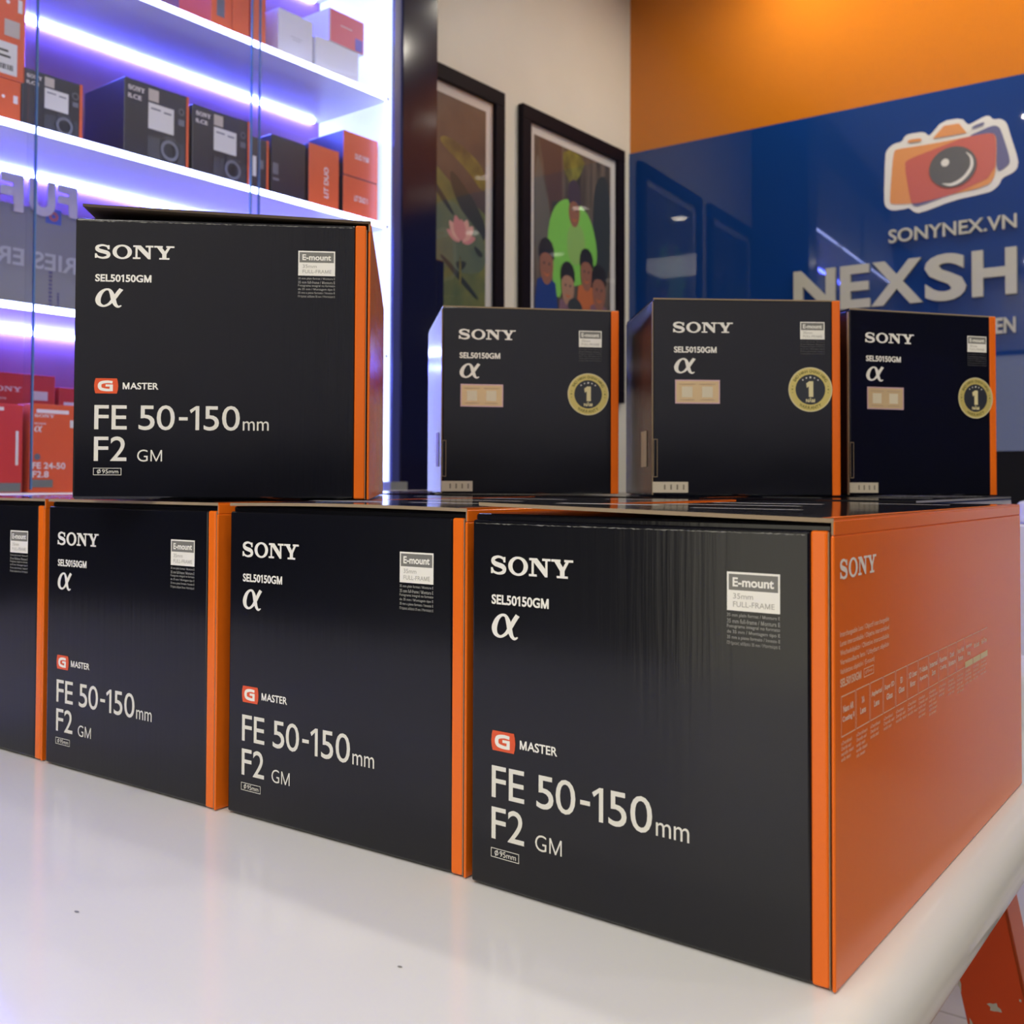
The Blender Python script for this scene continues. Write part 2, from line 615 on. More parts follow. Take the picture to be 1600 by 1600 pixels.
M_PANEL = mat('fill_panel_glow', (1, 1, 1), 0.5, emit=(1.0, 0.95, 0.86), estr=PANEL_E)
for px, nm in ((-0.35, 'left'), (1.15, 'right')):  # unseen panels added to light the carton fronts
    t = empty('added_ceiling_fill', (px, -1.4, CEIL), 0, 'added square fill light in the ceiling, unseen behind the viewer, %s one of two' % nm, 'ceiling light', 'added fill panels')
    mb = MB()
    mb.box(-0.45, 0.45, -0.45, 0.45, -0.012, 0.0)
    mb.build('panel_frame', M_TRIM, t)
    mb = MB()
    mb.face([(-0.42, -0.42, -0.0125), (-0.42, 0.42, -0.0125), (0.42, 0.42, -0.0125), (0.42, -0.42, -0.0125)])
    mb.build('panel_diffuser', M_PANEL, t)

# ================================================================== SHOP SIGN (back wall)
SIGN = empty('sign_panel', C0, RZB, 'glossy blue shop sign panel on the back wall, camera logo and raised pale lettering', 'sign')
mb = MB()
mb.box(0.0, 4.0, -0.012, 0.012, 1.064, 2.232)
mb.build('backing_panel', M_BWALL, SIGN)
M_LET = mat('sign_letter_pale', (0.50, 0.49, 0.40), 0.35)
M_LOGOW = mat('logo_white', (0.74, 0.72, 0.66), 0.35)
M_LOGOO = mat('logo_orange', (0.72, 0.30, 0.10), 0.3)
M_LOGOR = mat('logo_salmon', (0.55, 0.13, 0.10), 0.3)
M_LOGOS = mat('logo_slate', (0.13, 0.13, 0.26), 0.3)
M_LOGOG = mat('logo_grey', (0.12, 0.12, 0.12), 0.3)


def sign_letters(name, body, x0, x1, z0, z1, bold, depth=0.012):
    sh = txt(body, x0, x1, z0, z1, bold)
    vs, fs = sh
    b = MB()
    b.raw([(x, -0.0125 - depth, z) for x, z in vs], fs)
    b.raw([(x, -0.0125, z) for x, z in vs], [tuple(reversed(q)) for q in fs])
    # side walls along boundary edges
    ec = {}
    for q in fs:
        for i in range(len(q)):
            e = (q[i], q[(i + 1) % len(q)])
            ec[e] = 1
    n = len(vs)
    for (i, j) in list(ec):
        if (j, i) not in ec:
            p, q = vs[i], vs[j]
            b.face([(p[0], -0.0125, p[1]), (q[0], -0.0125, q[1]), (q[0], -0.0125 - depth, q[1]), (p[0], -0.0125 - depth, p[1])])
    return b.build(name, M_LET, SIGN)


# the five letters that stand clear, then the last two beyond the frame, each a letter of its own
NX = [('N', 0.655, 0.800), ('E', 0.817, 0.915), ('X', 0.920, 1.083), ('S', 1.090, 1.215), ('H', 1.232, 1.361), ('O', 1.400, 1.545), ('P', 1.562, 1.675)]
for ch, a, b_ in NX:
    ov = 0.003 if ch in 'SO' else 0.0
    sign_letters('sign_letter', ch, a, b_, 1.550 - ov, 1.696 + ov, 0.032)
sign_letters('address_lettering', 'SONYNEX.VN', 0.976, 1.361, 1.755, 1.800, 0.015, 0.008)
sign_letters('lower_lettering', 'EN', 1.298, 1.356, 1.430, 1.479, 0.025, 0.008)

CLX = lambda u: 0.962 + (u - 95) / 1450.0 * 0.404
CLZ = lambda v: 2.135 - (v - 90) / 1050.0 * 0.292 + 0.0


def logo_pts(pts, n_smooth=2):
    """map logo-sheet coordinates, undo the view's slant, round the corners once"""
    P = []
    for u, v in pts:
        x = (u - 95) / 1450.0
        vv = v + x * 70 - 20          # the wall recedes to the left
        P.append((CLX(u), CLZ(vv)))
    for _ in range(n_smooth):
        Q = []
        for i in range(len(P)):
            a, b = P[i], P[(i + 1) % len(P)]
            Q += [(a[0] * .78 + b[0] * .22, a[1] * .78 + b[1] * .22), (a[0] * .22 + b[0] * .78, a[1] * .22 + b[1] * .78)]
        P = Q
    return P


layers = [
    (0, [(105, 400), (130, 340), (200, 285), (300, 270), (330, 210), (380, 188), (550, 188), (595, 240), (620, 235), (750, 92), (960, 88), (1025, 175), (1060, 170), (1210, 102),
         (1260, 112), (1290, 158), (1370, 158), (1430, 208), (1460, 330), (1548, 650), (1535, 745), (1480, 792), (1380, 830), (1350, 905), (1270, 972), (1150, 992), (860, 1032),
         (500, 1142), (430, 1122), (370, 1062), (330, 1077), (180, 1082), (108, 1032), (88, 950)]),
    (1, [(200, 375), (250, 350), (590, 345), (950, 320), (1260, 300), (1320, 345), (1330, 450), (1312, 800), (1250, 885), (1100, 932), (900, 952), (700, 990), (400, 1022), (170, 1005), (155, 955)]),
    (3, [(990, 322), (1280, 222), (1340, 238), (1372, 285), (1472, 655), (1430, 712), (1318, 772), (1330, 340), (1260, 300)]),
    (3, [(400, 1005), (700, 985), (850, 955), (480, 1062), (430, 1050)]),
    (2, [(325, 540), (375, 488), (800, 372), (980, 318), (1262, 303), (1322, 345), (1310, 790), (960, 925), (900, 945), (760, 982), (420, 1032), (392, 985)]),
    (1, [(1000, 928), (1150, 860), (1295, 800), (1265, 880), (1120, 928)]),
    (1, [(645, 285), (770, 152), (932, 148), (1015, 270)]),
    (1, [(362, 288), (378, 260), (512, 258), (528, 285), (510, 294), (370, 297)]),
    (3, [(1062, 238), (1080, 203), (1190, 172), (1205, 190), (1185, 206)]),
]
lsh = []
for lm, pts in layers:
    lsh.append((lm, logo_pts(pts, 0 if len(pts) < 5 else (2 if len(pts) in (15, 9) else 1))))
lz = lambda v, u: CLZ(v + (u - 95) / 1450.0 * 70 - 20)
mb = MB()
for k, (lm, P) in enumerate(lsh):
    d = 0.0135 + 0.0008 * (1 if k else 0) + 0.0002 * k
    mb.raw([(x, -d, z) for x, z in P], [tuple(range(len(P)))], lm)
    if k == 0:
        n = len(P)
        for i in range(n):
            a, b = P[i], P[(i + 1) % n]
            mb.face([(a[0], -0.012, a[1]), (b[0], -0.012, b[1]), (b[0], -d, b[1]), (a[0], -d, a[1])], lm)
cxl, czl = CLX(862), lz(645, 862)
for (sh, mi, d) in ((disc(cxl, czl, 0.0715, 0.0655), 4, 0.0170), (disc(CLX(782), lz(585, 782), 0.0125, 0.0125, 20), 0, 0.0174)):
    mb.raw([(x, -d, z) for x, z in sh[0]], sh[1], mi)
cres = ribbon([(CLX(u), lz(v, u), wd) for u, v, wd in ((1010, 495, 0.002), (1060, 560, 0.007), (1065, 660, 0.010), (1010, 755, 0.011), (930, 820, 0.011), (840, 848, 0.009), (750, 826, 0.002))])
mb.raw([(x, -0.0174, z) for x, z in cres[0]], cres[1], 0)
mb.build('camera_logo', [M_LOGOW, M_LOGOO, M_LOGOR, M_LOGOS, M_LOGOG], SIGN)

# ================================================================== FRAMED PHOTOGRAPHS (left wall)
M_FRAME = mat('black_frame', (0.009, 0.006, 0.011), 0.55, spec=0.1)
M_MAT = mat('frame_mat_board', (0.70, 0.69, 0.68), 0.6)
M_PGLASS = glass_mat('picture_glass', (1, 1, 1), 1.5)


def frame(s0, s1, z0, z1, label, shapes, pmats, lift_from=999, lift=(1, 0)):
    t = empty('picture_frame', left_at((s0 + s1) / 2, 0, z0), RZL, label, 'picture', 'framed photographs on the left wall')
    hw = (s1 - s0) / 2
    h = z1 - z0
    b = MB()
    bw = 0.047
    for (y0, y1, a0, a1) in ((-hw, hw, 0, bw), (-hw, hw, h - bw, h), (-hw, -hw + bw, bw, h - bw), (hw - bw, hw, bw, h - bw)):
        b.box(0.001, 0.024, y0, y1, a0, a1)
    b.build('frame_border', M_FRAME, t, 0.002)
    b = MB()
    b.box(0.002, 0.008, -hw + bw, hw - bw, bw, h - bw)
    b.build('mat_board', M_MAT, t)
    m2 = 0.080
    b = MB()
    pw, ph = 2 * (hw - m2), h - 2 * m2
    for k, (mi, sh) in enumerate(shapes):
        vs, fs = sh
        if k >= lift_from:
            vs = [(x, min(0.995, z * lift[0] + lift[1]) if z > 0.001 else 0.0) for x, z in vs]
        b.raw([(0.0085 + k * 0.00012, -hw + m2 + x * pw, m2 + z * ph) for x, z in vs], fs, mi)
    b.build('photo_print', pmats, t)
    b = MB()
    b.box(0.0155, 0.0175, -hw + bw, hw - bw, bw, h - bw)
    b.build('cover_glass', M_PGLASS, t)
    return t


def blob(pts, n=2):
    P = list(pts)
    for _ in range(n):
        Q = []
        for i in range(len(P)):
            a, b = P[i], P[(i + 1) % len(P)]
            Q += [(a[0] * .75 + b[0] * .25, a[1] * .75 + b[1] * .25), (a[0] * .25 + b[0] * .75, a[1] * .25 + b[1] * .75)]
        P = Q
    return poly(P)


# lotus pond: x from left to right, z from bottom to top, unit square (only the right two thirds show)
p_dark = noise_col(mat('photo_dark_water', (0.06, 0.045, 0.045), 0.5), (0.05, 0.038, 0.042), (0.10, 0.075, 0.065), 5, 5)
p_olive = noise_col(mat('photo_olive_leaf', (0.16, 0.19, 0.05), 0.5), (0.09, 0.13, 0.055), (0.20, 0.21, 0.055), 7, 4)
p_teal = noise_col(mat('photo_teal_leaf', (0.09, 0.14, 0.09), 0.5), (0.08, 0.13, 0.10), (0.15, 0.19, 0.10), 6, 4)
p_deep = mat('photo_deep_shadow', (0.018, 0.03, 0.032), 0.5)
p_pink = mat('photo_lotus_pink', (0.62, 0.26, 0.27), 0.5)
p_pink2 = mat('photo_lotus_pale', (0.72, 0.42, 0.38), 0.5)
p_yel = noise_col(mat('photo_yellow_green', (0.14, 0.13, 0.03), 0.5), (0.07, 0.065, 0.03), (0.20, 0.185, 0.035), 14, 4)


def petal(cx, cz, ang, ln, wd):
    a = R(ang)
    ux, uz = math.sin(a), math.cos(a)
    return blob([(cx, cz), (cx + ux * ln * .35 - uz * wd, cz + uz * ln * .35 + ux * wd * .7), (cx + ux * ln * .75 - uz * wd * .7, cz + uz * ln * .75 + ux * wd * .5),
                 (cx + ux * ln, cz + uz * ln), (cx + ux * ln * .75 + uz * wd * .7, cz + uz * ln * .75 - ux * wd * .5), (cx + ux * ln * .35 + uz * wd, cz + uz * ln * .35 - ux * wd * .7)], 1)


lot = [(0, rect(0, 1, 0, 1)),
       (1, poly([(0, 0), (1, 0), (1, 0.42), (0.62, 0.52), (0.40, 0.60), (0, 0.66)])),
       (6, blob([(0.5, 0.68), (0.8, 0.60), (1.0, 0.50), (1, 0.63), (0.75, 0.70), (0.55, 0.72)])),
       (3, blob([(0.62, 0.60), (1.0, 0.40), (1.0, 0.28), (0.85, 0.32), (0.62, 0.50)])),
       (2, blob([(0.35, 0.34), (0.62, 0.46), (0.85, 0.36), (1.0, 0.30), (1.0, 0.14), (0.62, 0.12), (0.38, 0.20)])),
       (3, blob([(0.36, 0.52), (0.42, 0.53), (0.68, 0.38), (0.64, 0.37)])),
       (3, blob([(0.50, 0.18), (0.56, 0.19), (0.94, 0.03), (0.90, 0.015)])),
       (3, blob([(0.66, 0.17), (0.80, 0.185), (0.78, 0.155), (0.72, 0.13)])),
       (3, blob([(0.86, 0.27), (0.97, 0.24), (0.96, 0.215), (0.9, 0.225)])),
       (6, blob([(0.715, 0.20), (0.735, 0.20), (0.74, 0.07), (0.72, 0.07)], 1))]
def wpetal(ang, ln, wd):
    v, f = petal(0, 0, ang, ln, wd)
    return [(0.735 + x * 1.4, 0.262 + z * 0.95) for x, z in v], f


for ang, ln, wd, mi in ((-68, 0.12, 0.03, 4), (70, 0.12, 0.03, 4), (-45, 0.13, 0.035, 5), (45, 0.135, 0.035, 5), (-20, 0.135, 0.038, 4), (22, 0.13, 0.036, 5), (0, 0.115, 0.04, 4)):
    lot.append((mi, wpetal(ang, ln, wd)))
frame(-1.420, -0.809, 1.25, 2.224, 'black framed lotus pond photograph on the cream wall, next to the glass cabinet', lot,
      [p_dark, p_olive, p_teal, p_deep, p_pink, p_pink2, p_yel], 1, (0.85, 0.235))

# group portrait
q_bg = noise_col(mat('photo_forest_back', (0.10, 0.085, 0.07), 0.5), (0.028, 0.03, 0.03), (0.19, 0.15, 0.12), 5, 5, stretch=(1, 3.5, 0.45))
q_trunk = mat('photo_trunk', (0.085, 0.05, 0.05), 0.5)
q_trunk2 = mat('photo_grey_trunk', (0.13, 0.13, 0.12), 0.5)
q_shade = mat('photo_shade', (0.035, 0.045, 0.05), 0.5)
q_green = mat('photo_green_shirt', (0.22, 0.62, 0.10), 0.5)
q_green2 = mat('photo_green_shirt_fold', (0.28, 0.52, 0.14), 0.5)
q_skin = mat('photo_skin', (0.30, 0.13, 0.085), 0.5)
q_skin2 = mat('photo_pale_skin', (0.42, 0.24, 0.16), 0.5)
q_hair = mat('photo_hair', (0.02, 0.018, 0.022), 0.5)
q_hat = mat('photo_hat', (0.06, 0.045, 0.075), 0.5)
q_blue = mat('photo_blue_shirt', (0.01, 0.045, 0.24), 0.5)
q_mau = mat('photo_mauve_shirt', (0.22, 0.12, 0.17), 0.5)
q_orr = mat('photo_orange_shirt', (0.55, 0.16, 0.05), 0.5)
q_leaf = noise_col(mat('photo_sunlit_leaf', (0.2, 0.2, 0.05), 0.5), (0.07, 0.07, 0.03), (0.30, 0.30, 0.05), 12, 4)
QM = [q_bg, q_trunk, q_trunk2, q_shade, q_green, q_green2, q_skin, q_skin2, q_hair, q_hat, q_blue, q_mau, q_orr, q_leaf]


def kid(x, z, hr, shirt, skin=6):
    return [(shirt, blob([(x - hr * 1.7, -0.3), (x + hr * 1.7, -0.3), (x + hr * 1.5, z - hr * 1.1), (x + hr * .5, z - hr * .8), (x - hr * .5, z - hr * .8), (x - hr * 1.5, z - hr * 1.1)], 1)),
            (skin, disc(x, z, hr * 0.95, hr * 1.25, 20)),
            (8, blob([(x - hr * 1.1, z + hr * .2), (x - hr * 1.0, z + hr * 1.3), (x, z + hr * 1.7), (x + hr * 1.0, z + hr * 1.3), (x + hr * 1.1, z + hr * .2), (x + hr * .5, z + hr * .7), (x - hr * .5, z + hr * .7)], 1)),
            (3, disc(x - hr * .35, z + hr * .05, hr * .12, hr * .09, 10)), (3, disc(x + hr * .35, z + hr * .05, hr * .12, hr * .09, 10)),
            (12, ribbon([(x - hr * .35, z - hr * .55, hr * .1), (x, z - hr * .68, hr * .14), (x + hr * .35, z - hr * .55, hr * .1)], 4))]


por = [(0, rect(0, 1, 0, 1)),
       (2, blob([(0.02, 0.95), (0.10, 0.86), (0.24, 0.6), (0.2, 0.42), (0.06, 0.42), (0.0, 0.6)])),
       (1, poly([(0.06, 1.0), (0.34, 1.0), (0.35, 0.72), (0.24, 0.55), (0.18, 0.74)])),
       (3, poly([(0.22, 0.74), (0.36, 0.76), (0.42, 0.6), (0.36, 0.45), (0.2, 0.45)])),
       (13, blob([(0.36, 1.0), (0.66, 0.99), (0.58, 0.90), (0.46, 0.84), (0.36, 0.90)], 1)),
       (13, blob([(0.38, 0.78), (0.44, 0.76), (0.48, 0.62), (0.42, 0.6)])),
       (3, blob([(0.78, 0.8), (1.0, 0.84), (1.0, 0.2), (0.80, 0.22), (0.74, 0.5)])),
       (4, blob([(0.15, 0.28), (0.19, 0.50), (0.36, 0.62), (0.62, 0.61), (0.77, 0.50), (0.83, 0.30), (0.64, 0.16), (0.34, 0.12)])),
       (4, blob([(0.20, 0.46), (0.34, 0.5), (0.36, 0.2), (0.34, 0.06), (0.24, 0.06), (0.22, 0.25)], 1)),
       (5, blob([(0.42, 0.48), (0.62, 0.50), (0.66, 0.32), (0.50, 0.24), (0.40, 0.32)])),
       (6, disc(0.50, 0.555, 0.072, 0.085, 24)),
       (9, blob([(0.42, 0.58), (0.42, 0.70), (0.50, 0.745), (0.58, 0.70), (0.59, 0.58), (0.50, 0.625)])),
       (3, disc(0.475, 0.565, 0.01, 0.006, 10)), (3, disc(0.53, 0.565, 0.01, 0.006, 10)),
       (12, ribbon([(0.475, 0.515, 0.006), (0.50, 0.505, 0.009), (0.53, 0.515, 0.006)], 4))]
por += kid(0.15, 0.22, 0.088, 10) + kid(0.66, 0.235, 0.085, 12) + kid(0.83, 0.15, 0.095, 11) + kid(0.41, 0.13, 0.085, 11, 7)
por.append((3, blob([(0.40, 0.0), (0.42, 0.06), (0.52, 0.08), (0.60, 0.04), (0.60, 0.0)])))
frame(-0.714, -0.077, 1.26, 2.222, 'black framed group portrait with a person in a bright green top, nearest the corner', por, QM, 6, (0.80, 0.285))

# ================================================================== GLASS DISPLAY CABINET (left wall)
M_CABW = mat('cabinet_white_laminate', (0.80, 0.80, 0.82), 0.25)
M_CABB = mat('cabinet_black_frame', (0.008, 0.008, 0.028), 0.12, spec=0.4)
M_CABBACK = noise_col(mat('cabinet_back_board', (0.30, 0.12, 0.15), 0.4), (0.26, 0.10, 0.14), (0.34, 0.15, 0.17), 3)
M_EDGE = mat('shelf_edge_light', (1, 1, 1), 0.4, emit=LED_HOT, estr=LED_E)
M_STRIP = mat('shelf_light_strip', (1, 1, 1), 0.4, emit=LED_COL, estr=LED_E * 9)
M_CGLASS = glass_mat('cabinet_glass', (0.97, 0.98, 1.0), 1.35, 0.3)
M_GEDGE = mat('glass_edge_blue', (0.10, 0.22, 0.45), 0.1, spec=0.8)
CAB = empty('display_cabinet', left_at(-1.45, 0, 0), RZL, 'tall glass fronted display cabinet with lit white shelves along the left wall', 'cabinet')
S0 = 1.45                                            # local y = s + S0
XL = -3.25
mb = MB()
mb.box(0.0, 0.285, XL + S0, -0.005, 0.0, 0.928)
mb.box(0.0, 0.300, XL + S0, -0.005, 0.928, 0.940)
mb.build('base_unit', M_CABW, CAB, 0.002)
mb = MB()
mb.box(0.001, 0.008, XL + S0, -1.585 + S0, 0.940, 2.62)
mb.build('back_board', M_CABBACK, CAB)
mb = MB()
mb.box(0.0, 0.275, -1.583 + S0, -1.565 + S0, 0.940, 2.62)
mb.build('inner_side_panel', mat('side_panel_painted_glow', (0.75, 0.78, 0.85), 0.4, emit=(0.66, 0.80, 1.0), estr=0.85), CAB)  # emission stands in for the LED light falling on this panel
mb = MB()
mb.box(0.0, 0.287, -1.553 + S0, -1.424 + S0, 0.940, 2.75)
mb.build('end_post', M_CABB, CAB, 0.002)
mb = MB()
mb.box(0.275, 0.283, -1.579 + S0, -1.553 + S0, 0.962, 2.62)
mb.build('post_edge_strip', mat('post_edge_blue', (0.05, 0.06, 0.22), 0.35, spec=0.5), CAB)
mb = MB()
mb.box(0.0, 0.287, XL + S0, -1.424 + S0, 2.62, 2.75)
mb.build('top_fascia', M_CABB, CAB)
mb = MB()
mb.box(0.262, 0.29, -1.59 + S0, -1.53 + S0, 0.940, 0.962)
mb.build('corner_bracket', mat('bracket_grey', (0.20, 0.21, 0.20), 0.4), CAB, 0.001)
for zz in (1.269, 1.592, 1.914, 2.236):
    mb = MB()
    mb.box(0.008, 0.272, XL + S0, -1.585 + S0, zz, zz + 0.010)
    sh = mb.build('shelf', M_CABW, CAB)
    mb = MB()
    mb.box(0.272, 0.275, XL + S0, -1.600 + S0, zz - 0.001, zz + 0.011)
    mb.build('front_light_strip', M_EDGE, sh)
    mb = MB()
    mb.box(0.009, 0.019, XL + S0, -1.61 + S0, zz - 0.008, zz - 0.0005)
    mb.build('rear_light_strip', M_STRIP, sh)
mb = MB()
mb.box(0.258, 0.268, -1.588 + S0, -1.584 + S0, 0.965, 2.6)
mb.build('added_corner_strip', mat('added_corner_glow', (1, 1, 1), 0.4, emit=LED_HOT, estr=LED_E * 0.35), CAB)  # strip added to whiten the side panel
for i, (a, b_, off) in enumerate(((XL, -2.494, 0.288), (-2.503, -1.994, 0.279), (-2.020, -1.577, 0.288))):
    mb = MB()
    mb.box(off, off + 0.005, a + S0, b_ + S0, 0.946, 2.6)
    g = mb.build('glass_door', M_CGLASS, CAB)
    mb = MB()
    if i < 2:
        mb.box(off, off + 0.005, b_ + S0, b_ + S0 + 0.003, 0.946, 2.6)
    else:
        mb.box(off, off + 0.005, a + S0 - 0.003, a + S0, 0.946, 2.6)
    mb.build('glass_edge', M_GEDGE, g)

# ---- goods in the cabinet -------------------------------------------------
C_RED = mat('carton_red_orange', (0.72, 0.11, 0.03), 0.35)
C_RED2 = mat('carton_crimson', (0.60, 0.045, 0.04), 0.35)
C_NAVY = mat('carton_navy_black', (0.012, 0.013, 0.03), 0.3)
C_WHITE = mat('carton_white', (0.72, 0.72, 0.74), 0.45)
C_PINK = mat('carton_pink_front', (0.72, 0.12, 0.16), 0.4)
C_LBL = mat('carton_pale_label', (0.72, 0.71, 0.66), 0.5)
C_TAN = mat('carton_tan_label', (0.52, 0.46, 0.38), 0.5)
C_TXT = mat('carton_print_white', (0.80, 0.74, 0.70), 0.5)
C_LENS = mat('carton_print_lens_grey', (0.045, 0.05, 0.07), 0.25)
C_LENS2 = mat('carton_print_lens_ring', (0.15, 0.16, 0.20), 0.25)


def carton(s0, s1, off, dep, z0, h, label, front, sides=None, prints=(), group=None, name='camera_carton', cat='box', rot=0.0):
    """box on a shelf. local x out of the wall (front face at x=0), y along the wall, z up; prints: (part name, material, shape in mm from the left bottom)"""
    t = empty(name, left_at((s0 + s1) / 2, off, z0), RZL + rot, label, cat, group)
    hw = (s1 - s0) / 2
    sides = sides or front
    b = MB()
    b.box(-dep, 0, -hw, hw, 0.0003, h, 1, {'+x': 0})
    b.build('carton_body', [front, sides], t, 0.0012, 1)
    for k, (nm, m, sh) in enumerate(prints):
        vs, fs = sh
        b = MB()
        b.raw([(0.0003 + 0.00012 * k + (v[2] if len(v) > 2 else 0), -hw + v[0] * 0.001, v[1] * 0.001) for v in vs], fs)
        b.build(nm, m, t)
    return t


def cam_prints(w_, h_, i=0):
    P = [('lettering', C_TXT, fit(WORDMARK, 8, 8 + w_ * .25, h_ * .86, h_ * .92)),
         ('model_lettering', C_TXT, txt('ILCE', 8, 8 + w_ * .2, h_ * .76, h_ * .815, 0.02)),
         ('tan_label', C_TAN, rect(w_ * .36, w_ * .52, h_ * .80, h_ * .95)),
         ('price_label', C_LBL, rect(w_ * .36, w_ * .76, h_ * .45, h_ * .775)),
         ('label_print', C_LENS2, merge(rect(w_ * .60, w_ * .72, h_ * .69, h_ * .71), rect(w_ * .40, w_ * .55, h_ * .70, h_ * .72))),
         ('badge_print', C_LENS2, merge(annulus(w_ * .88, h_ * .78, 5, 7, 20), rect(w_ * .83, w_ * .93, h_ * .60, h_ * .68))),
         ('camera_picture', C_LENS, merge(disc(w_ * .70, h_ * .24, w_ * .17, h_ * .19, 28), rect(w_ * .35, w_ * .93, h_ * .06, h_ * .36))),
         ('lens_picture', C_LENS2, annulus(w_ * .70, h_ * .24, w_ * .10, w_ * .145, 28)),
         ('orange_stripe', C_RED, rect(w_ - 6, w_, 0, h_))]
    return P


ZS2, ZS1, ZS4 = 1.602, 1.924, 0.940
carton(-2.494, -2.378, .24, .12, ZS2, .117, 'navy camera carton behind the left glass edge, leftmost of three with pale price labels', C_NAVY, None, cam_prints(116, 117), 'navy camera cartons on the lit shelf')
carton(-2.290, -2.143, .24, .15, ZS2, .163, 'tallest navy camera carton with its left side showing, in the middle of the lit shelf', C_NAVY, None, cam_prints(147, 163), 'navy camera cartons on the lit shelf')
carton(-2.133, -1.987, .24, .13, ZS2, .154, 'navy camera carton with pale label, just left of the sliding glass joint', C_NAVY, None, cam_prints(146, 154), 'navy camera cartons on the lit shelf')
carton(-1.976, -1.930, .235, .12, ZS2, .128, 'narrow dark carton with an orange edge, just right of the sliding glass joint', C_NAVY, None,
       [('price_label', C_LBL, rect(2, 12, 40, 85)), ('side_print', C_LENS2, rect(18, 32, 60, 80)), ('orange_stripe', C_RED, rect(40, 46, 0, 128))], 'navy camera cartons on the lit shelf')
carton(-1.922, -1.822, .235, .13, ZS2, .148, 'plain dark carton between the narrow carton and the upright orange carton', C_NAVY, None,
       [('side_print', C_LENS2, merge(rect(4, 20, 58, 84), rect(4, 22, 44, 50)))], 'navy camera cartons on the lit shelf')
vt = text2d('LIT DUO', 0.02)
vert = ([(b_, a) for a, b_ in vt[0]], [tuple(reversed(q)) for q in vt[1]])
ver2 = ([(1 - b_, a) for a, b_ in vt[0]], vt[1])
carton(-1.816, -1.722, .24, .13, ZS2, .155, 'upright red orange carton with lettering running up its front', C_RED, C_NAVY, [('lettering', C_TXT, fit(ver2, 46, 60, 35, 108))], 'orange cartons at the right end of the shelf', 'accessory_carton')
carton(-1.708, -1.592, .24, .13, ZS2, .105, 'red orange carton at the shelf end, lower of the stacked pair', C_RED, C_NAVY, [('lettering', C_TXT, txt('LIT DUO 1', 36, 80, 48, 62, 0.02))], 'orange cartons at the right end of the shelf', 'accessory_carton')
carton(-1.708, -1.592, .24, .13, ZS2 + .1055, .109, 'red orange carton at the shelf end, on top of another orange carton', C_RED, C_NAVY, [('lettering', C_TXT, txt('DUO 1/160', 38, 84, 46, 60, 0.02))], 'orange cartons at the right end of the shelf', 'accessory_carton')
# left column, partly cut by the photo's edge
lblp = [('barcode_label', C_LBL, rect(20, 86, 8, 66)), ('barcode_print', M_INK, merge(*[rect(26 + i * 4.2, 28 + i * 4.2 + (i % 3) * .5, 16, 26) for i in range(13)], rect(26, 74, 38, 42), rect(26, 70, 48, 52)))]
carton(-2.590, -2.496, .24, .15, ZS2, .085, 'red carton under another red one at the left end of the lit shelf', C_RED, None, [('white_dot', C_TXT, disc(62, 52, 3, n=14)), ('white_tape', C_TXT, rect(50, 82, 2, 14)), ('small_label', C_TXT, rect(80, 88, 44, 58))], 'red cartons stacked at the left', 'accessory_carton')
carton(-2.590, -2.489, .24, .15, ZS2 + .0855, .170, 'tall red carton with a white barcode label, stacked at the left end of the shelf', C_RED, None,
       lblp + [('white_dot', C_TXT, disc(68, 140, 3.5, n=14)), ('pale_print', C_TAN, rect(62, 90, 78, 108)), ('small_label', C_TXT, rect(86, 94, 126, 150))], 'red cartons stacked at the left', 'accessory_carton')
# top shelf
carton(-2.090, -2.036, .24, .12, ZS1, .150, 'orange carton on the upper shelf, furthest left', C_RED, None, [('blue_label', C_LENS2, rect(14, 34, 40, 80))], 'orange cartons on the upper shelf', 'accessory_carton')
carton(-2.034, -1.990, .24, .12, ZS1, .150, 'orange carton on the upper shelf, left of the sliding glass joint', C_RED, None, (), 'orange cartons on the upper shelf', 'accessory_carton')
carton(-1.986, -1.945, .24, .12, ZS1, .150, 'orange carton on the upper shelf, right of the sliding glass joint', C_RED, None, (), 'orange cartons on the upper shelf', 'accessory_carton')
carton(-1.905, -1.803, .235, .13, ZS1, .122, 'pale grey carton on the upper shelf right of the orange cartons', C_WHITE, None, [('faint_print', mat('faint_print', (.5, .5, .52), .5), merge(rect(34, 70, 66, 68), rect(40, 64, 60, 62)))], None, 'accessory_carton')
carton(-1.798, -1.660, .24, .13, ZS1, .093, 'white carton on the upper shelf under the pink fronted carton', C_WHITE, None, (), None, 'accessory_carton')
carton(-1.757, -1.643, .24, .13, ZS1 + .0935, .082, 'white carton with a pink front lying on a white carton', C_PINK, C_WHITE,
       [('lettering', C_TXT, rect(36, 74, 48, 50)), ('blue_label', mat('carton_blue_corner', (.14, .09, .5), .4), rect(84, 108, 4, 34)), ('white_edge', C_WHITE, rect(0, 3, 0, 82))], None, 'accessory_carton')
